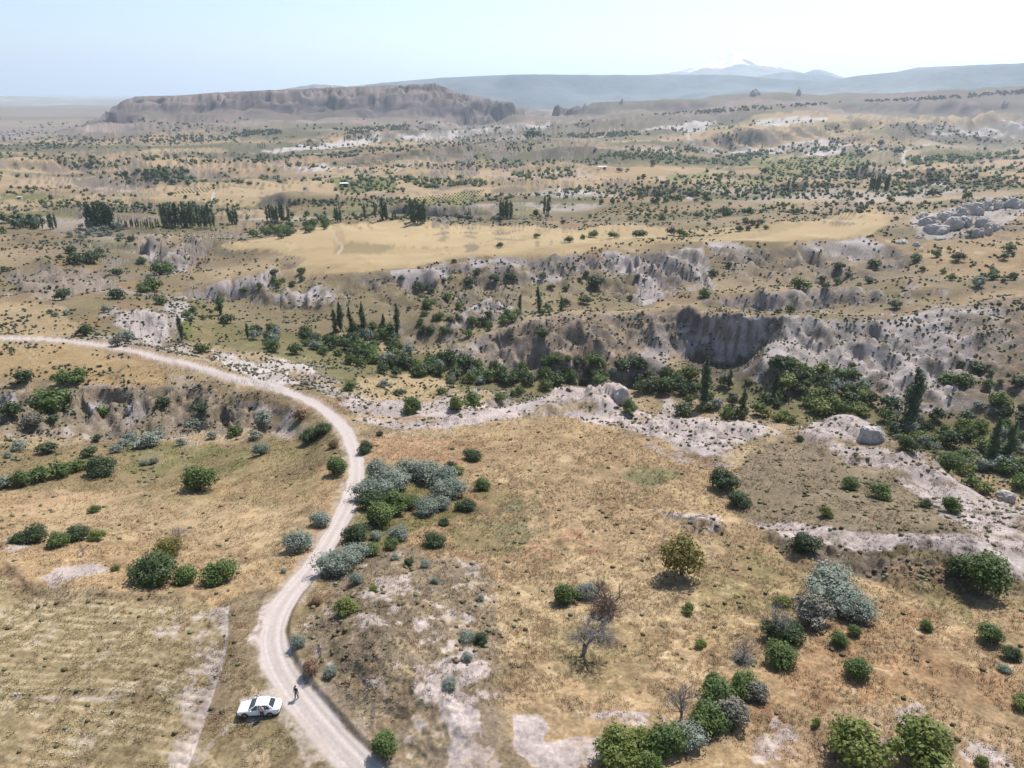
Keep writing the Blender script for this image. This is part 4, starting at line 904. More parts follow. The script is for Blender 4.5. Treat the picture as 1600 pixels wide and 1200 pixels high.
def crown(name, mat, r, lobes, n, size, core=True, upward=.35):
    V, F = leaf_cloud(r, lobes, n, size, upward); F = [tuple(x) for x in F]
    if core:
        V2, F2 = lumps(r, lobes); F = F + [tuple(x) for x in (F2 + len(V))]; V = np.concatenate([V, V2])
    return mesh_from(name, V, F, [mat])
def tube(Vs, Fs, a, b, ra, rb, n=5):
    a, b = np.array(a, float), np.array(b, float); d = b - a; d /= np.linalg.norm(d) + 1e-9
    t = np.cross(d, [0.3, 0.9, .2]); t /= np.linalg.norm(t); s = np.cross(d, t); o = len(Vs)
    for p, q in ((a, ra), (b, rb)):
        for k in range(n):
            an = 2 * math.pi * k / n; Vs.append(p + (t * math.cos(an) + s * math.sin(an)) * q)
    for k in range(n): Fs.append((o + k, o + (k + 1) % n, o + n + (k + 1) % n, o + n + k))
def branches(r, h, levels, n0=5, rad=.07, spread=.8, start=.25, nmin=3):
    Vs, Fs = [], []
    def grow(p, d, l, ra, lev):
        q = p
        for k in range(2):
            d2 = d + r.normal(size=3) * .14; d2 /= np.linalg.norm(d2)
            q2 = q + d2 * l / 2; tube(Vs, Fs, q, q2, ra * (1 - .25 * k), ra * (1 - .25 * (k + 1)), 5 if lev < 2 else 3); q = q2; d = d2
            if lev < levels:
                for _ in range(n0 if lev == 0 else r.integers(2, 2 + nmin)):
                    s = r.normal(size=3); s -= d * s.dot(d); s /= np.linalg.norm(s)
                    nd = d * (1 - spread * .45) + s * spread * (.5 + .5 * r.random()); nd[2] += .12; nd /= np.linalg.norm(nd)
                    if k == 1 or lev > 0 or r.random() < .6: grow(q, nd, l * (.52 + .28 * r.random()), ra * .5, lev + 1)
    grow(np.zeros(3), np.array([r.normal() * .1, r.normal() * .1, 1.0]), h * .42, rad, 0)
    return Vs, Fs
def unit_lobes(r, k, flat=.8, tall=1.0):
    """crown of about width 1 standing on the ground"""
    out = []
    for i in range(k):
        a = 2 * math.pi * (i + r.random() * .6) / k; d = .33 * (0.35 + .8 * r.random()) if k > 1 else 0
        s = .13 + .19 * r.random()
        out.append((math.cos(a) * d, math.sin(a) * d, (.26 + .16 * r.random()) * tall, s, s, s * flat * tall))
    out.append(((r.random() - .5) * .15, (r.random() - .5) * .15, .44 * tall, .27, .27, .34 * flat * tall)); return out
TEMPL = {}
def templates():
    r = np.random.default_rng(5)
    for kind, mat in (('green', 'green'), ('dark', 'dark'), ('silver', 'silver'), ('lime', 'lime'), ('rusty', 'rusty'), ('dry', 'dry'), ('brown', 'brown')):
        for lod, n, size in (('near', 2600, .034), ('mid', 420, .062), ('far', 70, .14)):
            cnt = {'near': 4 if kind in ('green', 'dark', 'silver') else 2, 'mid': 4, 'far': 3}[lod]
            if lod == 'far' and kind in ('rusty', 'dry', 'brown'): continue
            L2 = []
            for c in range(cnt):
                lobes = unit_lobes(r, int(r.integers(5, 9)) if lod != 'far' else 2, .85)
                L2.append(crown('foliage', LM[mat], r, lobes, n, size * (.8 if kind == 'silver' else 1), core=(lod != 'near' or kind not in ('dry',)), upward=.45))
            TEMPL[kind, lod] = L2
    for lod, n, size, sides in (('near', 1300, .030, 0), ('mid', 420, .05, 0), ('far', 110, .09, 0)):
        L2 = []
        for c in range(4):                # poplar: height 1, width about .2
            lobes = [((r.random() - .5) * .07, (r.random() - .5) * .07, z, w * r.uniform(.75, 1.1), w * r.uniform(.75, 1.1), .10) for z, w in ((.14, .075), (.26, .115), (.40, .135), (.54, .13), (.68, .11), (.80, .08), (.90, .045))]
            L2.append(crown('crown', LM['poplar'], r, lobes, n, size * .8, True, .6))
        TEMPL['poplar', lod] = L2
    r2 = np.random.default_rng(9)
    TEMPL['bare'] = [mesh_from('branches', *branches(r2, 1.0, 4, 4, .034, .85, nmin=2), [DEAD]) for _ in range(4)]
    TEMPL['bareb'] = [mesh_from('branches', *branches(r2, 1.0, 4, 5, .038, .8, nmin=2), [DEADB]) for _ in range(1)]
    st = []
    for c in range(3):
        Vs, Fs = [], []
        for q in range(5):
            a = q * 1.26 + r2.random(); tube(Vs, Fs, (0, 0, -.08), (math.cos(a) * .16, math.sin(a) * .16, .30), .03, .012, 5)
        st.append(mesh_from('stem', Vs, Fs, [BARK]))
    TEMPL['stem'] = st
    Vs, Fs = [], []
    tube(Vs, Fs, (0, 0, -.08), (.01, .01, .22), .05, .038, 7); tube(Vs, Fs, (.01, .01, .22), (.03, 0, .42), .038, .02, 6)
    for q in range(5):
        a = q * 1.26; tube(Vs, Fs, (.01, .01, .20 + .03 * q), (math.cos(a) * .24, math.sin(a) * .24, .46 + .03 * (q % 3)), .022, .008, 5)
    TEMPL['trunk'] = [mesh_from('trunk', Vs, Fs, [BARK])]
    Vs, Fs = [], []; tube(Vs, Fs, (0, 0, -.03), (0, 0, .5), .014, .008, 6); TEMPL['poplartrunk'] = [mesh_from('trunk', Vs, Fs, [BARK])]
templates()
def link(name, me, parent=None):
    o = bpy.data.objects.new(name, me); C.objects.link(o)
    if parent is not None: o.parent = parent
    return o
RND = random.Random(11)
def mpp_at(x, y, z): return (y * CP - (z - CAM_H) * SP) / FPX
LOOK = {'green': 'green leafy bush', 'dark': 'dark green bush', 'silver': 'silvery olive-leaved bush', 'lime': 'bright yellow-green bush', 'rusty': 'small tree with yellowing leaves', 'dry': 'grey leafless shrub', 'brown': 'brown withered shrub'}
NAMES = {'green': 'green_bush', 'dark': 'dark_bush', 'silver': 'silver_shrub', 'lime': 'bright_bush', 'rusty': 'small_tree', 'dry': 'dry_shrub', 'brown': 'withered_shrub'}
CATS = {'green': 'bush', 'dark': 'bush', 'silver': 'silver shrub', 'lime': 'bush', 'rusty': 'tree', 'dry': 'dry shrub', 'brown': 'dry shrub'}
SPOTS = []                                # occupied places, to keep scatter apart
COUNT = {}
def bush_at(x, y, w, kind, label=None, group=None, lod=None, tall=.85, parts=True, name=None, cat=None, trunk=False):
    z = ground(x, y); dist = math.hypot(x, y)
    lod = lod or ('near' if dist < 175 else 'mid' if dist < 620 else 'far')
    me = RND.choice(TEMPL[kind, lod]); h = w * tall; rz = RND.uniform(0, 6.28)
    SPOTS.append((x, y, w))
    if not parts:
        o = link(name or NAMES[kind], me); root = o
    else:
        o = bpy.data.objects.new(name or NAMES[kind], None); C.objects.link(o); root = o; o.empty_display_size = .2
    lift = 0.0
    root.location = (x, y, z - .03 * w); root.rotation_euler = (0, 0, rz); s = w * 1.06
    root.scale = (s, s * RND.uniform(.85, 1.1), h * 1.18)
    root['label'] = label or LOOK[kind]; root['category'] = cat or CATS[kind]
    if group: root['group'] = group
    if parts:
        f = link('crown' if trunk else 'foliage', me, root)
        if trunk: f.location = (0, 0, .16); f.scale = (1, 1, .85)
        if not trunk: link('stem', RND.choice(TEMPL['stem']), root)
        else: link('trunk', TEMPL['trunk'][0], root)
    COUNT[root['category']] = COUNT.get(root['category'], 0) + 1
    return root
def bush_px(u, vb, w, kind, label=None, group=None, **kw):
    v = vb - w * .22; x, y, z = hit(u, v); m = mpp_at(x, y, z)
    return bush_at(x, y, w * m, kind, label, group, **kw)
def bare_px(u, vb, hpx, label, wfac=1.0, brown=False, name='bare_tree'):
    x, y, z = hit(u, vb); m = mpp_at(x, y, z)
    el = math.atan2(CAM_H - z, math.hypot(x, y)); h = hpx * m / math.cos(el) * .80
    o = bpy.data.objects.new(name, None); C.objects.link(o); o.location = (x, y, z - .1); o.rotation_euler = (0, 0, RND.uniform(0, 6)); 
    o['label'] = label; o['category'] = 'bare tree'
    b = link('branches', TEMPL['bareb'][0] if brown else RND.choice(TEMPL['bare']), o); o.scale = (h * wfac, h * wfac, h * 1.05)
    Vs, Fs = [], []; tube(Vs, Fs, (0, 0, -.15), (0, 0, .24), .042, .03, 7); link('trunk', mesh_from('trunk', Vs, Fs, [DEADB if brown else DEAD]), o); SPOTS.append((x, y, h * .6))
def poplar_px(u, vb, hpx, label, group=None, wf=1.0):
    x, y, z = hit(u, vb); m = mpp_at(x, y, z); el = math.atan2(CAM_H - z, math.hypot(x, y)); h = hpx * m / math.cos(el)
    dist = math.hypot(x, y); lod = 'near' if dist < 330 else 'mid' if dist < 900 else 'far'
    o = bpy.data.objects.new('poplar_tree', None); C.objects.link(o); o.location = (x, y, z - .2); o.rotation_euler = (RND.gauss(0, .02), RND.gauss(0, .02), RND.uniform(0, 6)); s = h * wf * RND.uniform(.9, 1.15); o.scale = (s, s, h)
    o['label'] = label; o['category'] = 'poplar'
    if group: o['group'] = group
    link('crown', RND.choice(TEMPL['poplar', lod]), o); link('trunk', TEMPL['poplartrunk'][0], o); SPOTS.append((x, y, h * .2))

# near bushes and trees: (u, bottom v, width px, kind, label)
NEAR = [
 (160, 752, 48, 'dark', 'large round dark green bush between the low green hedge and the straw slope'), (310, 778, 58, 'green', 'spreading green bush alone in the middle of the straw slope'),
 (56, 856, 44, 'dark', 'leftmost bush of the row beside the white ash patch'), (88, 862, 36, 'green', 'second bush of the row beside the white ash patch'), (120, 852, 38, 'dark', 'third, darkest bush of the row beside the white ash patch'), (152, 850, 26, 'lime', 'thin yellow-green sapling ending the row beside the white ash patch'),
 (30, 852, 22, 'green', 'low green scrub lying on the white ash patch'),
 (242, 922, 70, 'dark', 'biggest dark green bush above the field terrace'), (290, 918, 42, 'green', 'middle green bush of the three above the field terrace'), (342, 921, 54, 'green', 'rounded leafy bush, right end of the three above the field terrace'), (260, 878, 42, 'rusty', 'loose olive-green shrub behind the biggest bush above the field terrace'),
 (182, 894, 14, 'lime', 'tiny yellow-green shrub at the end of the white ash strip'), (150, 804, 18, 'green', 'small low green clump on the straw slope above the bush row'),
 (466, 870, 52, 'silver', 'wide silvery bush left of the road beside the straw slope'), (502, 828, 36, 'silver', 'upright silvery bush touching the left road edge'), (444, 897, 12, 'silver', 'small grey tuft-like bush left of the road below the wide silvery bush'),
 (10, 768, 34, 'silver', 'grey bush starting the low hedge on the bowl floor'), (36, 768, 40, 'green', 'second bush of the low hedge on the bowl floor'), (66, 760, 40, 'green', 'third bush of the low hedge on the bowl floor'), (96, 752, 38, 'green', 'fourth bush of the low hedge on the bowl floor'), (122, 742, 32, 'green', 'last bush of the low hedge on the bowl floor'),
 (77, 713, 28, 'dark', 'tall dark bush casting a shadow on the olive bowl floor'), (20, 662, 42, 'dark', 'dark bush at the foot of the scarp beside the left frame edge'), (76, 655, 56, 'green', 'broad flat green bush at the foot of the rocky scarp'), (52, 672, 34, 'dry', 'grey-brown twiggy shrub below the broad scarp bush'),
 (83, 668, 22, 'dark', 'narrow dark bush below the broad scarp bush'), (38, 604, 34, 'dark', 'dark bush on the lip of the scarp near the left frame edge'), (100, 606, 34, 'green', 'left bush of the pair on the lip of the scarp'), (124, 602, 32, 'green', 'right bush of the pair on the lip of the scarp'),
 (160, 658, 28, 'green', 'green bush below the grey rock faces of the scarp'), (256, 642, 28, 'dark', 'dark bush halfway down the middle of the scarp'), (314, 650, 26, 'dark', 'dark bush halfway down the scarp above the grey bush'), (305, 676, 28, 'silver', 'silvery bush at the scarp foot under the dark bush'),
 (413, 668, 32, 'silver', 'tall silvery bush on the scarp close under the road'), (400, 690, 24, 'silver', 'small silvery bush above the big round silvery one'), (408, 717, 32, 'silver', 'big round silvery bush below the road bend'), (368, 686, 26, 'green', 'green bush between two silvery bushes at the scarp foot'),
 (332, 690, 20, 'silver', 'small silvery bush right of the bowl thicket'), (232, 706, 40, 'silver', 'largest silvery bush of the bowl thicket'), (247, 690, 26, 'silver', 'silvery bush behind the largest one in the bowl thicket'), (205, 694, 26, 'silver', 'silvery bush at the back of the bowl thicket'), (192, 702, 22, 'silver', 'silvery bush at the middle of the bowl thicket'),
 (181, 712, 24, 'silver', 'silvery bush at the left end of the bowl thicket'), (140, 718, 24, 'dark', 'grey-green bush left of the bowl thicket'), (152, 692, 16, 'dark', 'little dark bush above the grey-green bush'), (30, 709, 26, 'silver', 'silvery bush near the left frame edge of the bowl'), (14, 718, 16, 'silver', 'smaller silvery bush at the left frame edge of the bowl'),
 (241, 727, 16, 'silver', 'right one of two small silvery bushes under the bowl thicket'), (225, 730, 14, 'silver', 'left one of two small silvery bushes under the bowl thicket'), (285, 699, 18, 'silver', 'flat silvery shrub trailing from the bowl thicket'),
 (484, 695, 32, 'dark', 'dark bush inside the road bend'), (506, 680, 24, 'dark', 'dark bush at the road edge inside the bend'), (521, 704, 20, 'brown', 'reddish brown shrub at the road edge inside the bend'), (524, 750, 42, 'green', 'big green bush at the left edge of the road below the bend'),
 (470, 660, 26, 'brown', 'rust-coloured shrub on the bank under the road'),
 (572, 712, 28, 'dark', 'dark bush at the right edge of the road by the pale rim'), (594, 683, 12, 'dark', 'little dark bush at the pale rim above the road'), (739, 724, 28, 'dark', 'lone dark green bush on the orange grass above the silvery thicket'),
 (578, 788, 52, 'silver', 'silvery bush leaning over the road at the thicket corner'), (592, 760, 54, 'silver', 'silvery bush at the back corner of the road thicket'), (618, 775, 54, 'silver', 'silvery bush at the heart of the road thicket'), (642, 758, 54, 'silver', 'silvery bush on the back edge of the road thicket'), (668, 762, 54, 'silver', 'silvery bush along the back of the road thicket, right of centre'),
 (694, 770, 54, 'silver', 'silvery bush at the upper right of the road thicket'), (704, 786, 48, 'silver', 'silvery bush at the lower right of the road thicket'), (666, 812, 42, 'silver', 'pale silvery bush standing apart below the road thicket'), (690, 802, 34, 'silver', 'pale silvery bush joined to the one standing apart below the thicket'),
 (584, 802, 44, 'dark', 'dark bush under the road thicket by the wheel track'), (590, 830, 52, 'green', 'green bush filling the hollow under the road thicket'), (616, 812, 52, 'green', 'low green undershrub in the middle of the road thicket'), (640, 800, 32, 'green', 'low green undershrub between silvery bushes'), (604, 796, 18, 'silver', 'small silvery sprig inside the road thicket'),
 (715, 745, 22, 'lime', 'yellow-green bush behind the right end of the road thicket'), (705, 738, 22, 'dark', 'dark bush touching the right end of the road thicket'), (753, 772, 30, 'green', 'green bush in the olive patch right of the thicket'), (728, 802, 28, 'dark', 'dark bush below the olive patch right of the thicket'), (694, 824, 18, 'dark', 'slim dark bush under the pale silvery pair'),
 (556, 856, 46, 'dark', 'dark bush by the road between thicket and silvery row'), (588, 848, 24, 'silver', 'small silvery bush beside the dark roadside bush'), (580, 872, 30, 'green', 'green bush inside the roadside silvery row'), (555, 886, 48, 'silver', 'middle silvery bush of the roadside row'), (530, 906, 60, 'silver', 'large silvery bush ending the roadside row'),
 (558, 916, 28, 'silver', 'small silvery bush below the large one of the roadside row'), (624, 848, 34, 'silver', 'silvery bush on the knoll top right of the dark roadside bush'), (612, 862, 24, 'green', 'low green shrub on the knoll top'), (680, 858, 32, 'dark', 'dark green bush standing alone at the knoll top edge'), (639, 887, 18, 'dark', 'small dark bush on the pale knoll streak'),
 (617, 877, 15, 'silver', 'small silvery bush left of the pale knoll streak'), (664, 891, 20, 'silver', 'flat silvery bush right of the small dark one on the knoll'), (680, 914, 16, 'silver', 'silvery bush by itself on the upper knoll'), (583, 926, 14, 'lime', 'tiny bright green bush on the upper knoll'), (540, 966, 38, 'lime', 'bright green young tree leaning on the knoll beside the road'),
 (494, 948, 20, 'brown', 'brownish shrub at the road edge above the pale scree'), (466, 1014, 28, 'silver', 'silvery bush on the bank at the bend above the walker'), (751, 940, 14, 'silver', 'small silvery bush at the knoll edge by the orange grass'), (730, 1006, 28, 'silver', 'silvery half of the bush pair on the knoll edge'), (753, 1009, 26, 'dark', 'dark half of the bush pair on the knoll edge'),
 (730, 1034, 20, 'silver', 'silvery bush at the top of the long white ash patch'), (703, 1080, 28, 'silver', 'silvery bush in the middle of the long white ash patch'), (517, 1060, 26, 'silver', 'silvery bush below the person on the slope'), (485, 1052, 28, 'brown', 'dry brown shrub at the feet of the person on the slope'), (597, 1186, 46, 'green', 'green bush low on the knoll near the bottom of the road'),
 (1127, 774, 50, 'dark', 'larger of the two dark bushes beside the scrub slope'), (1153, 796, 36, 'dark', 'smaller of the two dark bushes beside the scrub slope'), (882, 952, 48, 'green', 'dense round dark green bush left of the brown dead tree'), (918, 940, 38, 'silver', 'grey-green bush tucked against the brown dead tree'),
 (1075, 962, 25, 'lime', 'bright green bush below the yellowing tree'), (1095, 1014, 19, 'lime', 'small bright green bush on the dry grass'), (1113, 1070, 25, 'green', 'green bush between bare trees and bottom hedge'), (1220, 952, 28, 'lime', 'yellow-green bush beside the tall bare tree'),
 (1222, 1008, 54, 'dark', 'dark green bush at the left of the big silvery clump'), (1216, 1048, 56, 'green', 'leafy green bush below the dark one left of the silvery clump'), (1298, 950, 80, 'silver', 'huge silvery bush, crown of the big clump on the right'), (1330, 975, 64, 'silver', 'silvery bush on the right flank of the big clump'), (1270, 988, 70, 'dry', 'grey twiggy half-dead bush in front of the big silvery clump'),
 (1310, 1014, 34, 'green', 'green bush at the foot of the big silvery clump'), (1335, 998, 26, 'green', 'little green bush at the right foot of the big silvery clump'), (1256, 872, 48, 'dark', 'dark bush on the crest above the scrubby bank'), (1338, 1064, 46, 'green', 'compact green bush alone below the big silvery clump'),
 (1160, 1088, 48, 'green', 'green bush at the upper end of the bottom hedge'), (1180, 1098, 44, 'dry', 'grey twiggy bush at the upper end of the bottom hedge'), (1120, 1112, 64, 'green', 'wide green bush in the upper bottom hedge'), (1140, 1138, 62, 'dry', 'mixed grey bush in the bottom hedge'), (1098, 1150, 68, 'green', 'dark leafy bush in the middle of the bottom hedge'),
 (1068, 1168, 54, 'silver', 'greyish bush in the bottom hedge'), (1038, 1188, 68, 'green', 'round bush low in the bottom hedge'), (1005, 1180, 50, 'lime', 'bright upright bush low in the bottom hedge'), (968, 1206, 82, 'lime', 'bright leafy bush at the lower end of the bottom hedge'), (1012, 1216, 50, 'green', 'green bush cut by the frame at the bottom hedge'),
 (1326, 770, 32, 'green', 'left of the two upper bushes on the scrub slope'), (1375, 784, 36, 'green', 'right of the two upper bushes on the scrub slope'), (1289, 812, 25, 'lime', 'yellowish narrow bush low on the scrub slope'), (1446, 797, 22, 'dark', 'small dark bush by the pale edge of the scrub slope'), (1484, 807, 36, 'green', 'bush on the pale edge of the scrub slope'),
 (1546, 1012, 46, 'green', 'bush in the shadow below the big round tree'), (1580, 1034, 30, 'dark', 'upright dark bush at the right of the bush below the big tree'), (1446, 990, 26, 'green', 'small green bush alone on the orange meadow at the right'),
 (1335, 1206, 100, 'lime', 'left bright green bush at the bottom frame edge'), (1435, 1210, 106, 'lime', 'right bright green bush at the bottom frame edge'), (1598, 1112, 34, 'lime', 'bright bush at the right frame edge'), (1532, 1200, 24, 'lime', 'small light green bush near the lower right corner'), (1568, 1052, 18, 'silver', 'tiny grey shrub under the upright dark bush'),
 (1275, 1136, 18, 'lime', 'tiny light green bush right of the bottom hedge'),
 (10, 1195, 0, '', '')]
NEAR = [n for n in NEAR if n[2]]
for u, vb, w, k, lab in NEAR:
    nm = 'young_tree' if 'young tree' in lab else None
    bush_px(u, vb, w, k, lab, name=nm, cat='tree' if nm else None, tall=.80 if k != 'silver' else .75)
bush_px(1065, 912, 66, 'rusty', 'small spreading tree with yellowing leaves and a dark shadow on the meadow', name='small_tree', trunk=True, tall=1.15)
bush_px(1532, 950, 92, 'green', 'big round deep green tree casting a dark shadow at the right', name='broad_tree', cat='tree', trunk=True, tall=.9)
bush_px(1500, 912, 48, 'dark', 'smaller tree top behind the big round tree at the right', name='broad_tree', cat='tree', tall=.9)
bare_px(943, 974, 84, 'large brown dead tree in the middle meadow', .95, True, 'dead_tree'); bush_px(943, 968, 40, 'brown', 'withered brown leaves clumped at the foot of the large dead tree', tall=.9)
bare_px(912, 1022, 70, 'grey bare tree leaning below the brown dead tree', 1.1); bare_px(1200, 994, 66, 'tall bare grey tree left of the dark bush', .8); bare_px(1162, 1032, 46, 'small bare tree among grey twigs', .9)
bare_px(1064, 1124, 68, 'bare tree rising from the bottom hedge', .8); bare_px(276, 857, 40, 'bare grey tree above the bush group on the left', 1.0); bare_px(130, 868, 18, 'tiny bare tree below the bush row on the left', 1.1); bare_px(1274, 896, 34, 'small bare tree under the dark bush on the bank', 1.0)
bush_px(1160, 1040, 36, 'dry', 'mat of grey twigs around the small bare tree', tall=.35)

# middle distance, one by one: (u, bottom v, width px, kind)
MID = [(98, 474, 26, 'dark'), (79, 492, 10, 'dark'), (88, 497, 12, 'silver'), (105, 495, 13, 'silver'), (134, 532, 30, 'dark'), (184, 472, 26, 'dark'), (186, 436, 20, 'dark'), (113, 401, 20, 'dark'), (156, 403, 18, 'dark'), (7, 426, 13, 'green'), (315, 557, 25, 'green'), (238, 460, 32, 'green'),
 (222, 462, 22, 'green'), (251, 436, 30, 'green'), (262, 425, 20, 'green'), (251, 480, 20, 'green'), (165, 492, 18, 'silver'), (423, 522, 22, 'green'), (354, 510, 22, 'dark'), (200, 540, 30, 'silver'), (185, 545, 22, 'dry'), (120, 418, 28, 'dark'), (143, 418, 30, 'dark'), (95, 408, 12, 'dark'), (222, 415, 16, 'green'),
 (1310, 425, 19, 'dark'), (1365, 423, 20, 'dark'), (1283, 443, 15, 'dark'), (1289, 453, 13, 'dark'), (1308, 446, 15, 'green'), (1325, 434, 11, 'dark'), (1358, 446, 16, 'dark'), (1247, 457, 27, 'green'), (1431, 411, 18, 'green'), (1441, 425, 11, 'dark'), (1495, 413, 22, 'dark'), (1576, 397, 19, 'green'), (1527, 454, 26, 'silver'), (1549, 441, 20, 'green'), (1581, 441, 18, 'dark'), (1397, 486, 20, 'dark'),
 (1235, 491, 17, 'green'), (1217, 491, 12, 'dry'), (1139, 418, 10, 'dark'), (1114, 433, 14, 'dark'), (1100, 469, 22, 'green'), (1332, 577, 12, 'dark'), (1502, 576, 15, 'dark'), (1526, 588, 27, 'dark'), (1546, 589, 14, 'dark'), (1480, 606, 28, 'green'), (1500, 612, 36, 'green'), (1560, 642, 36, 'green'), (1544, 609, 20, 'green'), (1592, 609, 26, 'dark'), (1563, 601, 10, 'dark'),
 (1527, 639, 17, 'silver'), (1392, 648, 36, 'dark'), (1509, 666, 30, 'dark'), (1249, 692, 14, 'dark'), (1482, 743, 44, 'green'), (1532, 742, 32, 'silver'), (1573, 744, 40, 'silver'), (1538, 775, 26, 'lime'), (1590, 765, 30, 'green'),
 (549, 615, 23, 'green'), (704, 607, 19, 'dark'), (852, 615, 25, 'green'), (810, 622, 22, 'green'), (738, 643, 36, 'green'), (648, 652, 36, 'green'), (714, 647, 32, 'lime'), (982, 652, 32, 'green'), (1066, 657, 34, 'dark'), (689, 621, 20, 'green'), (623, 623, 18, 'dark'), (600, 610, 20, 'silver'), (780, 630, 20, 'green'),
 (781, 390, 13, 'dark'), (839, 374, 11, 'dark'), (888, 383, 17, 'green'), (911, 376, 11, 'green'), (928, 375, 18, 'green'), (957, 376, 16, 'lime'), (1000, 377, 21, 'dark'), (1050, 371, 18, 'dark'), (1064, 373, 18, 'green'), (709, 412, 9, 'dark'), (734, 450, 21, 'dark'), (746, 432, 15, 'dark'), (773, 444, 19, 'dark'), (798, 442, 20, 'dark'), (847, 439, 14, 'dark'), (916, 434, 12, 'dark'), (930, 455, 30, 'dark'),
 (862, 454, 12, 'dark'), (883, 457, 12, 'dark'), (906, 442, 10, 'dark'), (984, 471, 13, 'dark'), (996, 437, 10, 'dark'), (1007, 442, 9, 'dark'), (673, 462, 14, 'dark'), (668, 486, 22, 'green'), (658, 508, 14, 'green'), (699, 476, 22, 'green'), (717, 486, 17, 'green'), (687, 503, 19, 'green'), (702, 510, 18, 'dark'), (915, 479, 19, 'dark'), (655, 460, 20, 'dark'), (848, 530, 20, 'dark'),
 (1010, 350, 9, 'dark'), (880, 352, 10, 'dark'), (1034, 346, 15, 'green'), (1170, 340, 18, 'dark'), (1132, 343, 22, 'dark'), (1175, 354, 12, 'dark'), (1187, 353, 12, 'dark'), (1155, 365, 14, 'dark'), (985, 345, 9, 'dark'), (1362, 322, 11, 'dark'), (1406, 332, 10, 'dark'), (1390, 318, 14, 'green'), (1455, 312, 20, 'dark'), (1510, 315, 18, 'green'), (1445, 320, 8, 'dark'), (1400, 345, 8, 'dark'), (1327, 309, 14, 'dark'),
 (1425, 306, 10, 'dark'), (1290, 340, 8, 'dark'), (1245, 338, 16, 'green'), (1516, 370, 12, 'green'), (215, 322, 8, 'dark'), (290, 312, 8, 'dark'), (80, 315, 12, 'dark'), (66, 318, 8, 'green'), (123, 322, 9, 'green'), (270, 290, 12, 'dark'), (232, 295, 6, 'dark'), (295, 293, 12, 'green'), (375, 290, 11, 'dark'), (390, 292, 10, 'dark'), (5, 367, 14, 'green'), (88, 386, 10, 'silver'), (128, 378, 14, 'silver'), (110, 373, 14, 'silver'), (205, 380, 14, 'dark'),
 (565, 286, 9, 'green'), (575, 287, 10, 'dark'), (562, 282, 8, 'dark'), (666, 286, 8, 'dark'), (720, 281, 10, 'dark'), (640, 287, 16, 'green'), (1005, 281, 10, 'dark'), (968, 271, 10, 'dark'), (922, 342, 9, 'green'), (1087, 317, 9, 'dark'), (1040, 335, 8, 'dark'), (1143, 276, 12, 'silver'), (1125, 282, 11, 'green'), (1195, 275, 16, 'dark'), (1290, 240, 12, 'dark'), (1430, 257, 10, 'dark'), (1447, 257, 12, 'dark'), (1377, 228, 12, 'dark'), (1402, 244, 16, 'dark'), (1020, 262, 14, 'dark'), (830, 222, 24, 'dark')]
AREAS = [(0, 400, 0, 580, 'on the pale gullied ground by the upper road'), (380, 900, 590, 660, 'behind the pale rim beside the road bend'), (900, 1700, 590, 800, 'on the ravine bottom beyond the pale rim'), (400, 880, 440, 600, 'on the ravine slope under the yellow field'), (880, 1150, 395, 560, 'on the grey eroded slope under the yellow field'),
         (1150, 1700, 395, 510, 'in the hollow behind the ridge with the grey cliff'), (1150, 1700, 510, 620, 'on the bare slope right of the grey cliff'), (700, 1240, 330, 395, 'on the far edge of the yellow field'), (1240, 1700, 295, 395, 'around the pale boulders on the right'), (0, 700, 280, 395, 'around the poplar rows'), (0, 1700, 0, 300, 'on the far plain')]
def area(u, v):
    for a, b, c, d, t in AREAS:
        if a <= u <= b and c <= v <= d: return t
    return 'on the dry grass in the middle distance'
ADJ = {'dark': 'dark green bush', 'green': 'green bush', 'silver': 'silvery grey bush', 'lime': 'yellow-green bush', 'dry': 'grey leafless bush', 'brown': 'brown bush'}
def auto(u, v, kind, w):
    sz = 'small ' if w < 12 else 'large ' if w > 27 else ''
    return sz + ADJ[kind] + ' ' + area(u, v), ADJ[kind] + 'es ' + area(u, v) + (' ' + sz.strip() if sz else '')
for u, vb, w, k in MID:
    lab, gr = auto(u, vb, k, w)
    bush_px(u, vb, w, k, lab, gr, parts=(w >= 22))
# thickets: pixel outline on the land, number, kinds, width px
def inpoly(px, py, P):
    c = False
    for (ax, ay), (bx, by) in zip(P, P[1:] + P[:1]):
        if (ay > py) != (by > py) and px < (bx - ax) * (py - ay) / (by - ay) + ax: c = not c
    return c
def thicket(P, n, kinds, w0, w1, tall=.85, lab=None, maxfail=40):
    xs = [p[0] for p in P]; ys = [p[1] for p in P]; k_ = 0; f = 0; out = []
    mine = []
    while k_ < n and f < n * maxfail:
        u, v = RND.uniform(min(xs), max(xs)), RND.uniform(min(ys), max(ys)); w = RND.uniform(w0, w1) ; f += 1
        if not inpoly(u, v, P): continue
        x, y, z = hit(u, v); m = mpp_at(x, y, z)
        if any(math.hypot(x - a, y - b) < (c + w * m) * .30 for a, b, c in mine): continue
        mine.append((x, y, w * m)); out.append((v, u, x, y, w, m, RND.choice(kinds))); k_ += 1
    return out
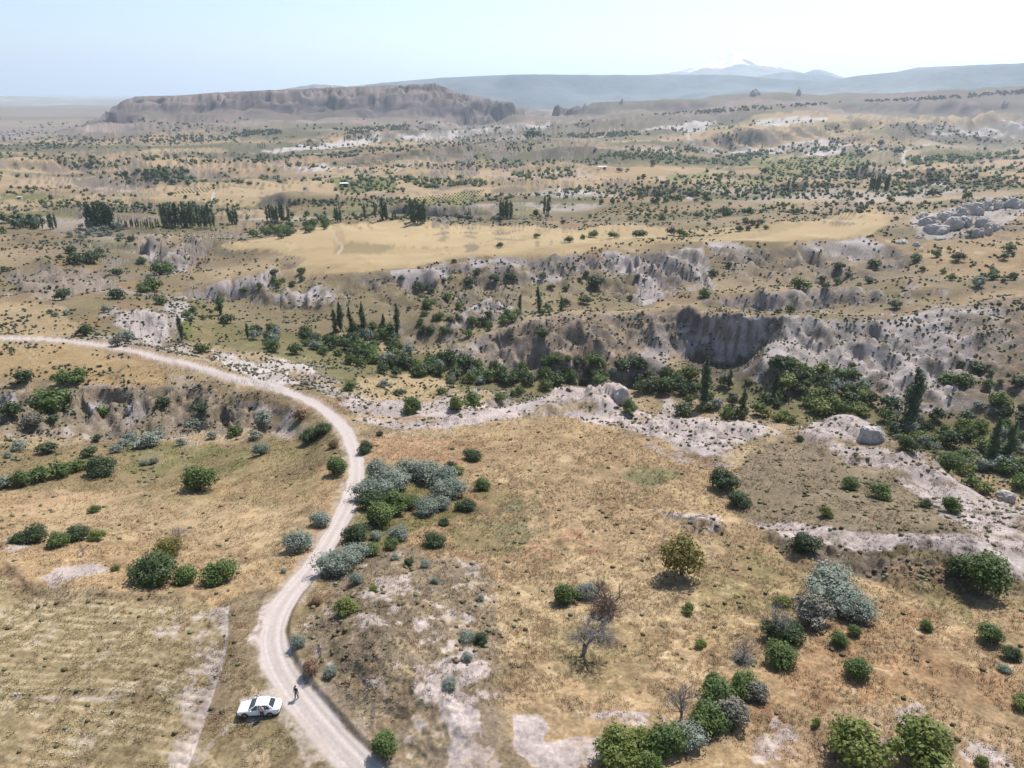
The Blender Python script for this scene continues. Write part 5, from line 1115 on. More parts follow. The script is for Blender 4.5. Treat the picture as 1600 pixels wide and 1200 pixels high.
THICK = [([(1205, 575), (1290, 570), (1340, 590), (1365, 630), (1355, 650), (1290, 650), (1225, 615)], 32, 'ddgdgls', 20, 36), ([(1070, 590), (1200, 590), (1220, 630), (1200, 655), (1130, 655), (1060, 640)], 20, 'dgsdgl', 15, 30), ([(985, 560), (1060, 590), (1075, 620), (1000, 615)], 14, 'dgd', 20, 32),
         ([(820, 575), (900, 560), (985, 580), (975, 600), (880, 605), (800, 600)], 22, 'dgsdg', 14, 30), ([(690, 560), (800, 575), (800, 605), (740, 600), (640, 590)], 20, 'dgsd', 18, 30), ([(560, 540), (650, 550), (700, 570), (690, 590), (620, 590), (545, 570)], 28, 'dgsd', 18, 30), ([(480, 530), (560, 520), (620, 535), (600, 555), (500, 565)], 17, 'dgsd', 14, 26),
         ([(370, 525), (470, 515), (500, 540), (480, 560), (380, 540)], 14, 'ssdg', 14, 24), ([(520, 510), (630, 515), (640, 530), (540, 530)], 9, 'gd', 14, 22), ([(640, 520), (740, 500), (830, 480), (880, 470), (900, 480), (820, 500), (720, 530)], 17, 'ggd', 12, 20),
         ([(1370, 650), (1480, 650), (1600, 670), (1600, 740), (1500, 740), (1460, 715), (1400, 700)], 36, 'dgsgsl', 16, 36), ([(1450, 700), (1600, 720), (1600, 770), (1520, 765)], 9, 'sgl', 18, 30), ([(1560, 640), (1600, 640), (1600, 690), (1560, 680)], 5, 'dg', 20, 30),
         ([(1200, 655), (1260, 640), (1290, 650), (1230, 668)], 4, 'gl', 14, 22), ([(370, 380), (420, 355), (520, 350), (520, 360), (450, 372), (400, 378)], 20, 'ggg', 12, 20), ([(120, 355), (200, 352), (200, 372), (150, 374)], 11, 'sss', 12, 20), ([(0, 345), (60, 345), (70, 358), (0, 360)], 9, 'dgs', 12, 22), ([(370, 345), (520, 335), (520, 345), (400, 350)], 7, 'sg', 9, 14),
         ([(450, 400), (500, 440), (420, 460), (330, 500), (310, 490), (400, 440)], 14, 'dgg', 8, 16), ([(270, 480), (340, 480), (330, 520), (300, 530)], 7, 'g', 8, 16), ([(620, 430), (720, 430), (720, 500), (640, 500)], 10, 'dg', 8, 14), ([(700, 340), (870, 335), (870, 345), (700, 350)], 12, 'sds', 9, 14), ([(930, 320), (1040, 318), (1140, 315), (1150, 305), (1080, 300), (1000, 310)], 22, 'ggd', 10, 16),
         ([(1420, 395), (1600, 400), (1600, 450), (1500, 450)], 9, 'dsg', 8, 16), ([(1060, 340), (1200, 340), (1200, 360), (1060, 360)], 9, 'gd', 6, 11)]
KK = {'d': 'dark', 'g': 'green', 's': 'silver', 'l': 'lime'}
PLACE = ['in the dense wood right of the grey cliff foot', 'in the open wood below the grey cliff', 'at the left foot of the grey cliff', 'in the dark strip under the brown slope', 'in the dark strip left of the brown slope', 'in the thicket where the ravine narrows', 'in the thicket under the ravine poplars', 'in the silvery grove at the ravine head',
 'around the feet of the ravine poplars', 'in the hedge climbing to the poplar trio', 'on the wide ravine bottom at the right', 'behind the right end of the pale rim', 'by the right frame edge in the ravine', 'in the gap behind the pale dome', 'in the orchard at the yellow field corner', 'in the silvery grove before the big poplar clump', 'before the low poplars at the far left', 'under the poplar row left of the field',
 'along the green gully left of the ravine', 'on the grass beside the lone poplar', 'on the shrubby slope above the ravine poplars', 'in the hedge behind the yellow field', 'in the green gully right of the yellow field', 'on the far right pasture', 'on the pasture right of the yellow field']
cand = []
for (P, n, ks, w0, w1), pl in zip(THICK, PLACE):
    for v, u, x, y, w, m, k in thicket(P, n, [KK[c] for c in ks], w0, w1):
        sz = 'large ' if w > (w0 + w1) / 2 + 1 else 'small '
        bush_at(x, y, w * m, k, sz + ADJ[k] + ' ' + pl, sz + ADJ[k] + 'es ' + pl, parts=False, tall=RND.uniform(.8, 1.05))
# poplars in view, one by one
POP = [(285, 531, 40, 'poplar standing alone by the white gullied rock'), (345, 493, 32, 'poplar on the green slope left of the ravine'), (388, 529, 26, 'small poplar at the head of the thicket'), (1099, 634, 76, 'tall poplar in front of the shadowed grey cliff'), (1139, 607, 32, 'short poplar in front of the shadowed grey cliff'),
       (1418, 664, 90, 'tallest poplar on the ravine bottom at the right'), (1425, 655, 60, 'poplar close behind the tallest one in the ravine'), (1159, 650, 44, 'poplar among silvery bushes of the ravine'), (1210, 616, 40, 'thin dark poplar at the foot of the pale spur'), (1546, 724, 72, 'broad poplar on the ravine bottom at the far right'), (1572, 722, 66, 'thin poplar right of the broad one in the ravine'),
       (813, 489, 30, 'left poplar below the yellow field'), (842, 487, 40, 'tallest poplar of three below the yellow field'), (877, 486, 24, 'right poplar of three below the yellow field'), (621, 524, 50, 'poplar at the right end of the ravine row'), (569, 518, 46, 'poplar in the middle of the ravine row'), (550, 523, 44, 'second poplar of the ravine row'), (532, 517, 46, 'first poplar of the ravine row'), (599, 517, 28, 'short poplar of the ravine row'), (524, 520, 38, 'slim poplar just left of the ravine row')]
for a in POP: poplar_px(*a, wf=.85)
def prow(u0, u1, v, h, n, label, group):
    for k in range(n):
        u = u0 + (u1 - u0) * (k + .5) / n + RND.uniform(-1, 1); poplar_px(u, v + RND.uniform(-1.5, 1.5), h * RND.uniform(.78, 1.08), label, group, wf=.80)
for a in [(137, 180, 357, 42, 11, 'dark poplar of the big clump behind the silvery trees', 'poplars of the big left clump'), (254, 336, 355, 38, 18, 'dark poplar of the long clump left of the yellow field', 'poplars of the long clump'), (357, 372, 350, 28, 4, 'poplar of the small clump right of the long one', 'poplars of the small clump'), (76, 90, 357, 28, 3, 'poplar near the left end of the tree line', 'poplars at the left end'),
          (20, 70, 356, 17, 8, 'low rounded poplar at the left end of the tree line', 'low poplars at the left end'), (186, 250, 356, 15, 16, 'short green poplar of the young row between clumps', 'young poplars between the clumps'), (416, 444, 346, 30, 7, 'dark poplar behind the orchard', 'poplars behind the orchard'), (449, 453, 343, 25, 1, 'lone poplar right of the orchard clump', None),
          (522, 533, 347, 27, 3, 'poplar at the left corner of the yellow field', 'poplars at the field corner'), (569, 573, 342, 32, 1, 'single poplar behind the yellow field, left one', None), (585, 589, 341, 28, 1, 'single poplar behind the yellow field, middle one', None), (597, 607, 343, 33, 3, 'poplar of the trio behind the yellow field', 'poplar trio behind the field'), (611, 620, 343, 13, 4, 'stunted poplar behind the yellow field', 'stunted poplars'),
          (640, 666, 348, 37, 7, 'tall poplar of the clump behind the middle of the yellow field', 'poplars behind the middle of the field'), (779, 802, 341, 30, 7, 'poplar of the clump at the right end of the field', 'poplars at the right end of the field'), (849, 860, 333, 28, 3, 'poplar of the isolated pair right of the field', 'poplars isolated right of the field'), (1356, 1374, 298, 27, 5, 'poplar of the left clump on the right plain', 'poplars on the right plain, left'), (1381, 1389, 297, 24, 3, 'poplar of the right clump on the right plain', 'poplars on the right plain, right'),
          (402, 416, 232, 9, 4, 'tiny poplar on the far plain by white cliffs', 'tiny far poplars'), (536, 540, 222, 9, 1, 'tiny lone poplar before the white cliffs', None), (918, 921, 210, 10, 1, 'tiny dark poplar on the far right plain', None), (1188, 1191, 232, 9, 1, 'tiny poplar below the long cliff', None)]:
    prow(*a)

# ---- joined masses: the thousands of small far shrubs, orchard rows, thorn cushions, tussocks
def joined(name, label, mat, tv, tf, P, S_, RZ, hs=None, col=None, smooth_=False):
    n = len(P); P = np.array(P); S_ = np.array(S_); RZ = np.array(RZ); hs = S_ if hs is None else np.array(hs)
    c, s = np.cos(RZ), np.sin(RZ)
    v = np.repeat(tv[None], n, 0)
    x = v[:, :, 0] * c[:, None] - v[:, :, 1] * s[:, None]; y = v[:, :, 0] * s[:, None] + v[:, :, 1] * c[:, None]
    V = np.stack([x * S_[:, None] + P[:, 0:1], y * S_[:, None] + P[:, 1:2], v[:, :, 2] * hs[:, None] + P[:, 2:3]], -1).reshape(-1, 3)
    k = tf.shape[1]; F = (tf[None] + (np.arange(n) * len(tv))[:, None, None]).reshape(-1, k)
    me = bpy.data.meshes.new(name); me.vertices.add(len(V)); me.vertices.foreach_set('co', V.astype(np.float32).ravel())
    me.loops.add(F.size); me.loops.foreach_set('vertex_index', F.ravel().astype(np.int32)); me.polygons.add(len(F)); me.polygons.foreach_set('loop_start', np.arange(0, F.size, k, dtype=np.int32)); me.polygons.foreach_set('loop_total', np.full(len(F), k, np.int32))
    if smooth_: me.polygons.foreach_set('use_smooth', np.ones(len(F), bool))
    if col is not None:
        a = me.color_attributes.new('soil', 'FLOAT_COLOR', 'POINT'); cc = np.repeat(np.concatenate([col, np.ones((n, 1))], 1), len(tv), 0); a.data.foreach_set('color', cc.astype(np.float32).ravel())
    me.update(); me.materials.append(mat); o = link(name, me); o['kind'] = 'stuff'; o['label'] = label; return o
rg = np.random.default_rng(3)
def mini_bush(seed, n=26):
    r = np.random.default_rng(seed); lob = [(0, 0, .36, .40, .40, .36), (.18, .1, .28, .28, .28, .28)]
    V, F = leaf_cloud(r, lob, n, .20, .5); v, f = ico(1); v = v * np.array([.36, .36, .33]) * (1 + .15 * r.normal(size=(len(v), 1))) + np.array([0, 0, .30])
    Ft = np.concatenate([F[:, [0, 1, 2]], F[:, [0, 2, 3]], f + len(V)]); return np.concatenate([V, v]), Ft
def far_scatter(n, vmin, vmax, wpx, seed, cond):
    r = np.random.default_rng(seed); out = []
    for _ in range(n * 6):
        if len(out) >= n: break
        u = r.uniform(-20, 1620); v = vmin + (vmax - vmin) * r.random() ** .8
        x, y, z = hit(u, v)
        q = cond(x, y, u, v)
        if r.random() > q: continue
        m = mpp_at(x, y, z); w = r.uniform(*wpx) * m * (1 if v > 230 else .75)
        out.append((x, y, z - w * .05, w))
    return out
def clumped(sc, th, seed):
    def f(x, y, u, v):
        n = float(fbm(np.array([x * .28 + y * .05]), np.array([y]), 75, 4, 661, .55)[0]) * .8 + .5 * float(fbm(np.array([x]), np.array([y * 1.5]), 130, 3, seed)[0])
        if v > 345 and v < 425 and 345 < u < 1395: return 0
        return 1.0 if n > th + .08 else .25 if n > th - .06 else .012
    return f
for nm, lab, mat, seed, n, th, wp, vr in (('shrub_cover', 'countless dark shrubs dotted in bands over the far plain', LM['dark'], 1, 3300, .18, (2.2, 8.5), (186, 345)), ('shrub_cover', 'greener shrubs and orchard trees banded over the far plain', LM['green'], 2, 1500, .24, (2.4, 7.5), (190, 345)), ('shrub_cover', 'silvery shrubs banded over the far plain', LM['silver'], 3, 800, .25, (2.4, 7), (200, 345))):
    pts = far_scatter(n, vr[0], vr[1], wp, seed, clumped(240, th, 300 + seed))
    tv, tf = mini_bush(seed, 14)
    joined(nm, lab, mat, tv, tf, [p[:3] for p in pts], [p[3] for p in pts], rg.uniform(0, 6.28, len(pts)), [p[3] * rg.uniform(.7, 1.1) for p in pts])
# small far tree rows along the horizon shelf of the right and dark orchards on the left
def band(polys, n, wpx, kind, label, seed, tall=.9):
    r = np.random.default_rng(seed); pts = []
    for P in polys:
        xs = [p[0] for p in P]; ys = [p[1] for p in P]; k_ = 0; f = 0
        while k_ < n and f < n * 30:
            f += 1; u, v = r.uniform(min(xs), max(xs)), r.uniform(min(ys), max(ys))
            if not inpoly(u, v, P): continue
            x, y, z = hit(u, v); w = r.uniform(*wpx) * mpp_at(x, y, z); pts.append((x, y, z - .05 * w, w)); k_ += 1
    tv, tf = mini_bush(seed, 14); joined('orchard_cover', label, LM[kind], tv, tf, [p[:3] for p in pts], [p[3] for p in pts], rg.uniform(0, 6.28, len(pts)), [p[3] * tall for p in pts])
band([[(0, 228), (100, 220), (200, 214), (290, 210), (290, 218), (180, 226), (0, 242)], [(205, 222), (300, 212), (370, 214), (370, 220), (260, 224)], [(520, 202), (640, 195), (640, 202), (560, 208)], [(430, 245), (520, 240), (640, 228), (760, 216), (860, 208), (860, 214), (700, 230), (520, 248)], [(360, 208), (440, 202), (440, 210), (370, 214)],
      [(1000, 180), (1150, 168), (1300, 160), (1300, 164), (1100, 178)], [(1300, 160), (1450, 152), (1600, 140), (1600, 146), (1440, 158)], [(880, 210), (1000, 205), (1000, 212), (900, 216)]], 150, (3, 6), 'dark', 'dark belts of orchard trees on the far plain', 21)
band([[(1200, 250), (1350, 240), (1365, 262), (1200, 282)], [(1420, 245), (1560, 240), (1600, 232), (1600, 240), (1540, 250), (1430, 258)], [(510, 284), (630, 282), (640, 300), (530, 304)], [(800, 270), (900, 262), (900, 278), (800, 285)], [(1010, 250), (1200, 240), (1200, 250), (1020, 258)], [(640, 286), (760, 282), (760, 288), (660, 295)], [(960, 235), (1100, 232), (1080, 250), (960, 250)]], 75, (4, 9), 'green', 'green orchard trees and vines on the terraced plain', 22)
# vineyard rows
def rows(P, du, dv, su, sv, nu, nv, w, kind, label):
    pts = []
    for i in range(nu):
        for j in range(nv):
            u = P[0] + du * i + su * j; v = P[1] + dv * i + sv * j
            x, y, z = hit(u + rg.uniform(-.3, .3), v); ww = w * mpp_at(x, y, z) * rg.uniform(.7, 1.2); pts.append((x, y, z, ww))
    tv, tf = mini_bush(44, 14); joined('vine_rows', label, LM[kind], tv, tf, [p[:3] for p in pts], [p[3] for p in pts], rg.uniform(0, 6.28, len(pts)), [p[3] * .7 for p in pts])
rows((1085, 297), 6, -.25, 3.2, -2.2, 10, 5, 3.2, 'lime', 'short straight vine rows in the middle of the plain'); rows((270, 303), 5.5, -.3, 4, -1.7, 10, 5, 3.0, 'green', 'vine rows on the left plain'); rows((640, 323), 5, -.6, 2.2, -2.6, 22, 6, 3.6, 'lime', 'bright vine rows behind the poplars'); rows((930, 335), 9, -.6, 4, -2.2, 9, 5, 3.5, 'lime', 'vine rows on the slope before the far fields'); rows((1210, 268), 7, -.5, 2, -3, 18, 7, 4, 'lime', 'green vineyard on the right plain'); rows((530, 262), 6, -.4, 3, -1.8, 14, 4, 2.6, 'lime', 'tiny vineyard on the middle plain')

# thorn cushions on pale slopes and tussocks on the meadows
def scatter_near(n, seed, rmin, rmax, cond):
    r = np.random.default_rng(seed); m = n * 5
    a = r.uniform(math.radians(-44), math.radians(44), m); rr_ = rmin * (rmax / rmin) ** (r.random(m) ** .85)
    x, y = rr_ * np.sin(a), rr_ * np.cos(a)
    col_i = np.clip(np.interp(a, cth, np.arange(NC)).round().astype(int), 0, NC - 1)
    row_i = np.array([np.searchsorted(RR[c], q) for c, q in zip(col_i, rr_)]); row_i = np.clip(row_i, 1, NR - 2)
    idx = col_i * NR + row_i
    ok = cond(idx, r.random(m)); x, y, idx = x[ok][:n], y[ok][:n], idx[ok][:n]
    z = np.array([ground(p, q) for p, q in zip(x, y)])
    return x, y, z, idx
M_TUFT = vc_material('tuft', scale=3.0, amt=0.25)
LUM = COL @ np.array([.3, .6, .1])
def cushion_ok(idx, q):
    return (d_road[idx] > 3.2) & (q < (.05 + .9 * np.clip(RK[idx], 0, 1))) & ((LUM[idx] > .12) | (q < .2)) & (fbm(Xf[idx], Yf[idx], 5, 2, 911) > -.25)
x, y, z, idx = scatter_near(9000, 61, 62, 420, cushion_ok)
tv, tf = mini_bush(51, 7); s_ = rg.uniform(.35, 1.0, len(x)) ** 1.4 * (.6 + Rf[idx] / 260)
cc = np.where(rg.random(len(x))[:, None] < .7, np.array([[.115, .098, .055]]), np.array([[.15, .155, .085]])) * rg.uniform(.7, 1.3, (len(x), 1))
joined('thorn_cushions', 'low thorny cushions dotted over the pale ash slopes', M_TUFT, tv, tf, np.stack([x, y, z - .03], 1), s_, rg.uniform(0, 6.28, len(x)), s_ * .6, cc)
def shrublet_ok(idx, q):
    ye = YEL[idx]
    return (d_road[idx] > 3.2) & (~ye) & (q < .25 + .6 * sstep(-.1, .4, fbm(Xf[idx], Yf[idx], 22, 3, 941))) & (fbm(Xf[idx], Yf[idx], 7, 2, 951) > -.1)
x, y, z, idx = scatter_near(11000, 63, 195, 640, shrublet_ok); tv, tf = mini_bush(52, 6)
s_ = rg.uniform(.5, 1.0, len(x)) ** 1.5 * (.5 + Rf[idx] / 230); cc = np.where(rg.random(len(x))[:, None] < .75, np.array([[.060, .068, .034]]), np.array([[.12, .135, .10]])) * rg.uniform(.7, 1.4, (len(x), 1))
joined('low_scrub', 'low dark scrub sprinkled over the slopes of the middle distance', M_TUFT, tv, tf, np.stack([x, y, z - .05], 1), s_, rg.uniform(0, 6.28, len(x)), s_ * .7, cc)
# grass tussocks: five leaning blades each
bl = []; bf = []
for k in range(4):
    a = k * 1.6; d = np.array([math.cos(a), math.sin(a), 0]); w = np.array([-d[1], d[0], 0]) * .13; o = len(bl)
    bl += [d * .12 - w, d * .12 + w, d * (.38 + .1 * (k % 3)) + np.array([0, 0, .55 + .12 * (k % 2)])]; bf.append((o, o + 1, o + 2))
tv, tf = np.array(bl), np.array(bf)
def grass_ok(idx, q):
    return (d_road[idx] > 2.9) & (LUM[idx] < .30) & (fbm(Xf[idx], Yf[idx], 3.5, 3, 931) > -.38) & (q < 1 - RK[idx] * .7)
x, y, z, idx = scatter_near(85000, 62, 56, 250, grass_ok)
s_ = rg.uniform(.25, .62, len(x)) * (.75 + Rf[idx] / 300)
cc = np.clip(COL[idx] * rg.uniform(.85, 1.6, (len(x), 1)) * (1 + rg.normal(size=(len(x), 3)) * .05), .02, .55)
joined('grass', 'dry grass tussocks covering the meadows and fields', M_TUFT, tv, tf, np.stack([x, y, z - .02], 1), s_, rg.uniform(0, 6.28, len(x)), s_ * .55, cc)
print('plants', COUNT)

# ------------------------------------------------------------------ car, people, huts, boulders
def plain(name, col, rough=.6, metal=0.0, spec=.5, coat=0.0):
    m, nt, b = new_mat(name); b.inputs['Base Color'].default_value = (*col, 1); b.inputs['Roughness'].default_value = rough; b.inputs['Metallic'].default_value = metal
    b.inputs['Specular IOR Level'].default_value = spec; b.inputs['Coat Weight'].default_value = coat
    nz = N(nt, 'ShaderNodeTexNoise', Scale=3.0, Detail=4.0); tc = N(nt, 'ShaderNodeTexCoord'); nt.links.new(tc.outputs['Object'], nz.inputs['Vector'])
    mr = N(nt, 'ShaderNodeMapRange'); mr.inputs[3].default_value = max(.02, rough - .08); mr.inputs[4].default_value = min(1, rough + .12); nt.links.new(nz.outputs['Fac'], mr.inputs[0]); nt.links.new(mr.outputs[0], b.inputs['Roughness'])
    return m
PAINT = plain('white_paint', (.80, .80, .81), .22, 0, .5, 1.0); GLASS = plain('dark_glass', (.015, .02, .025), .05, 0, .8); TYRE = plain('rubber', (.02, .02, .02), .85); RIM = plain('alloy', (.45, .45, .46), .3, .9)
TRIM = plain('black_trim', (.02, .02, .022), .5); REDL = plain('red_lamp', (.35, .01, .01), .2); CLEAR = plain('clear_lamp', (.7, .72, .75), .1); PLATE = plain('plate', (.75, .75, .72), .5)
def part(name, V, F, mat, parent, smooth_=True, loc=None, bev=0):
    o = link(name, mesh_from(name, V, F, [mat], smooth_=smooth_), parent)
    if loc: o.location = loc
    return o
def loft(rings, close_ends=True):
    n = len(rings[0]); V = [p for r in rings for p in r]; F = []
    for i in range(len(rings) - 1):
        for k in range(n): F.append((i * n + k, i * n + (k + 1) % n, (i + 1) * n + (k + 1) % n, (i + 1) * n + k))
    if close_ends: F.append(tuple(range(n))[::-1]); F.append(tuple(range((len(rings) - 1) * n, len(rings) * n)))
    return V, F
def make_car():
    a, b = hit(385, 1123), hit(422, 1119)
    fw = Vector((a[0] - b[0], a[1] - b[1], 0)).normalized(); lf = Vector((-fw.y, fw.x, 0))
    if lf.y > 0: lf = -lf                                  # towards the camera = the side we see
    mid = (Vector(a) + Vector(b)) / 2 - lf * .78
    r = bpy.data.objects.new('parked_car', None); C.objects.link(r); r.location = (mid.x, mid.y, ground(mid.x, mid.y) + .0); r.rotation_euler = (0, 0, math.atan2(fw.y, fw.x))
    r['label'] = 'white sedan parked at the roadside by the field, the only car'; r['category'] = 'car'; r.scale = (.95, .95, .95)
    # x forward; stations of the lower body: x, half width, bottom, belt, top
    st = [(2.28, .55, .34, .52, .56), (2.20, .74, .26, .60, .66), (2.0, .84, .22, .70, .78), (1.6, .89, .20, .80, .88), (1.1, .90, .19, .86, .94), (.85, .90, .19, .88, .97), (.3, .90, .19, .90, .99), (-.4, .90, .19, .92, 1.0), (-1.1, .90, .19, .94, 1.02), (-1.5, .89, .20, .95, 1.04), (-1.9, .86, .24, .95, 1.06), (-2.18, .80, .32, .90, 1.03), (-2.30, .68, .40, .80, .90)]
    rings = []
    for x, w, zb, be, tp in st:
        half = [(w * .80, zb), (w * .97, zb + .08), (w * 1.0, zb + (be - zb) * .45), (w * .985, be - .06), (w * .93, be + .02), (w * .70, tp), (w * .3, tp + .03)]
        rings.append([(x, y, z) for y, z in half] + [(x, -y, z) for y, z in half[::-1]])
    V, F = loft(rings); body = part('body', V, F, PAINT, r)
    # cabin shell (pillars and roof) and glazing set just proud of it
    def ring(x, w, z): return x, w, z
    B = [(.98, .80, .94), (.55, .82, .97), (-.35, .82, .98), (-1.15, .80, 1.0), (-1.68, .74, 1.04)]       # foot of the glasshouse
    T_ = [(.22, .58, 1.42), (-.05, .62, 1.465), (-.45, .63, 1.475), (-.85, .61, 1.455), (-1.12, .56, 1.40)]
    V = []; F = []
    for (x, w, z), (x2, w2, z2) in zip(B, T_): V += [(x, w, z), (x2, w2, z2), (x2, w2 * .5, z2 + .03), (x2, -w2 * .5, z2 + .03), (x2, -w2, z2), (x, -w, z)]
    for i in range(4):
        for k in range(5): F.append((i * 6 + k, i * 6 + k + 1, (i + 1) * 6 + k + 1, (i + 1) * 6 + k))
    F.append((0, 5, 4, 3, 2, 1)); F.append((24, 25, 26, 27, 28, 29)); part('roof', V, F, PAINT, r, False)
    def pane(name, q, off):
        q = [Vector(p) for p in q]; n = Vector(off); c = sum(q, Vector()) / len(q)
        q1 = [p + n for p in q]; q0 = [p - n * .2 for p in q]; m_ = len(q)
        F = [tuple(range(m_)), tuple(range(m_, 2 * m_))[::-1]] + [(k, k + m_, (k + 1) % m_ + m_, (k + 1) % m_) for k in range(m_)]
        part(name, q1 + q0, F, GLASS, r, False)
    pane('windscreen', [(.94, .70, .985), (.94, -.70, .985), (.27, -.52, 1.40), (.27, .52, 1.40)], (.035, 0, .03)); pane('rear_window', [(-1.64, -.62, 1.075), (-1.64, .62, 1.075), (-1.17, .48, 1.385), (-1.17, -.48, 1.385)], (-.03, 0, .035))
    for s in (1, -1):
        pane('side_window', [(.72, .818 * s, .99), (.02, .826 * s, 1.0), (.00, .64 * s, 1.42), (.18, .61 * s, 1.395)], (0, .022 * s, .008)); pane('side_window', [(-.08, .826 * s, 1.0), (-.95, .812 * s, 1.02), (-.84, .625 * s, 1.41), (-.10, .64 * s, 1.43)], (0, .022 * s, .008))
        pane('side_window', [(-1.0, .808 * s, 1.025), (-1.36, .785 * s, 1.05), (-.98, .60 * s, 1.375), (-.88, .615 * s, 1.40)], (0, .022 * s, .008))
        v, f = ico(2); part('door_mirror', v * np.array([.07, .10, .07]) + np.array([.66, .97 * s, 1.0]), f, PAINT, r)
        for x in (.05, -.85): part('door_handle', *box((x - .09, .903 * s - .012, .80), (x + .09, .903 * s + .012, .825)), TRIM, r, False)
        part('headlight', v * np.array([.16, .15, .06]) + np.array([2.06, .66 * s, .66]), f, CLEAR, r); part('tail_light', v * np.array([.14, .15, .065]) + np.array([-2.14, .66 * s, .86]), f, REDL, r)
        part('sill', *box((-1.0, .885 * s - .02, .17), (1.0, .885 * s + .02, .26)), TRIM, r, False)
        for x in (1.38, -1.30):
            Vs, Fs = [], []; tube(Vs, Fs, (x, .70 * s, .33), (x, .905 * s, .33), .375, .375, 20); Fs.append(tuple(range(20, 40))); part('wheel_arch', Vs, Fs, TRIM, r, False)
            w = link('wheel', mesh_from('wheel', *disc(x, .70 * s, .925 * s, .325, .325, 24), [TYRE], smooth_=False), r)
            link('rim', mesh_from('rim', *disc(x, .8 * s, .935 * s, .325, .215, 12), [RIM]), w); link('hub_cap', mesh_from('hub_cap', *disc(x, .9 * s, .942 * s, .325, .06, 10), [TRIM]), w)
    part('grille', *box((2.255, -.42, .42), (2.30, .42, .52)), TRIM, r, False); part('number_plate', *box((2.285, -.26, .33), (2.31, .26, .41)), PLATE, r, False); part('number_plate', *box((-2.33, -.26, .60), (-2.30, .26, .70)), PLATE, r, False)
    part('rear_bumper', *box((-2.32, -.62, .36), (-2.22, .62, .44)), TRIM, r, False)
def box(a, b):
    x0, y0, z0 = [min(p, q) for p, q in zip(a, b)]; x1, y1, z1 = [max(p, q) for p, q in zip(a, b)]
    V = [(x0, y0, z0), (x1, y0, z0), (x1, y1, z0), (x0, y1, z0), (x0, y0, z1), (x1, y0, z1), (x1, y1, z1), (x0, y1, z1)]
    return V, [(0, 3, 2, 1), (4, 5, 6, 7), (0, 1, 5, 4), (1, 2, 6, 5), (2, 3, 7, 6), (3, 0, 4, 7)]
def disc(x, y0, y1, z, rad, n):
    Vs, Fs = [], []; tube(Vs, Fs, (x, y0, z), (x, y1, z), rad, rad, n); Fs.append(tuple(range(n, 2 * n))); Fs.append(tuple(range(n))[::-1]); return Vs, Fs
make_car()

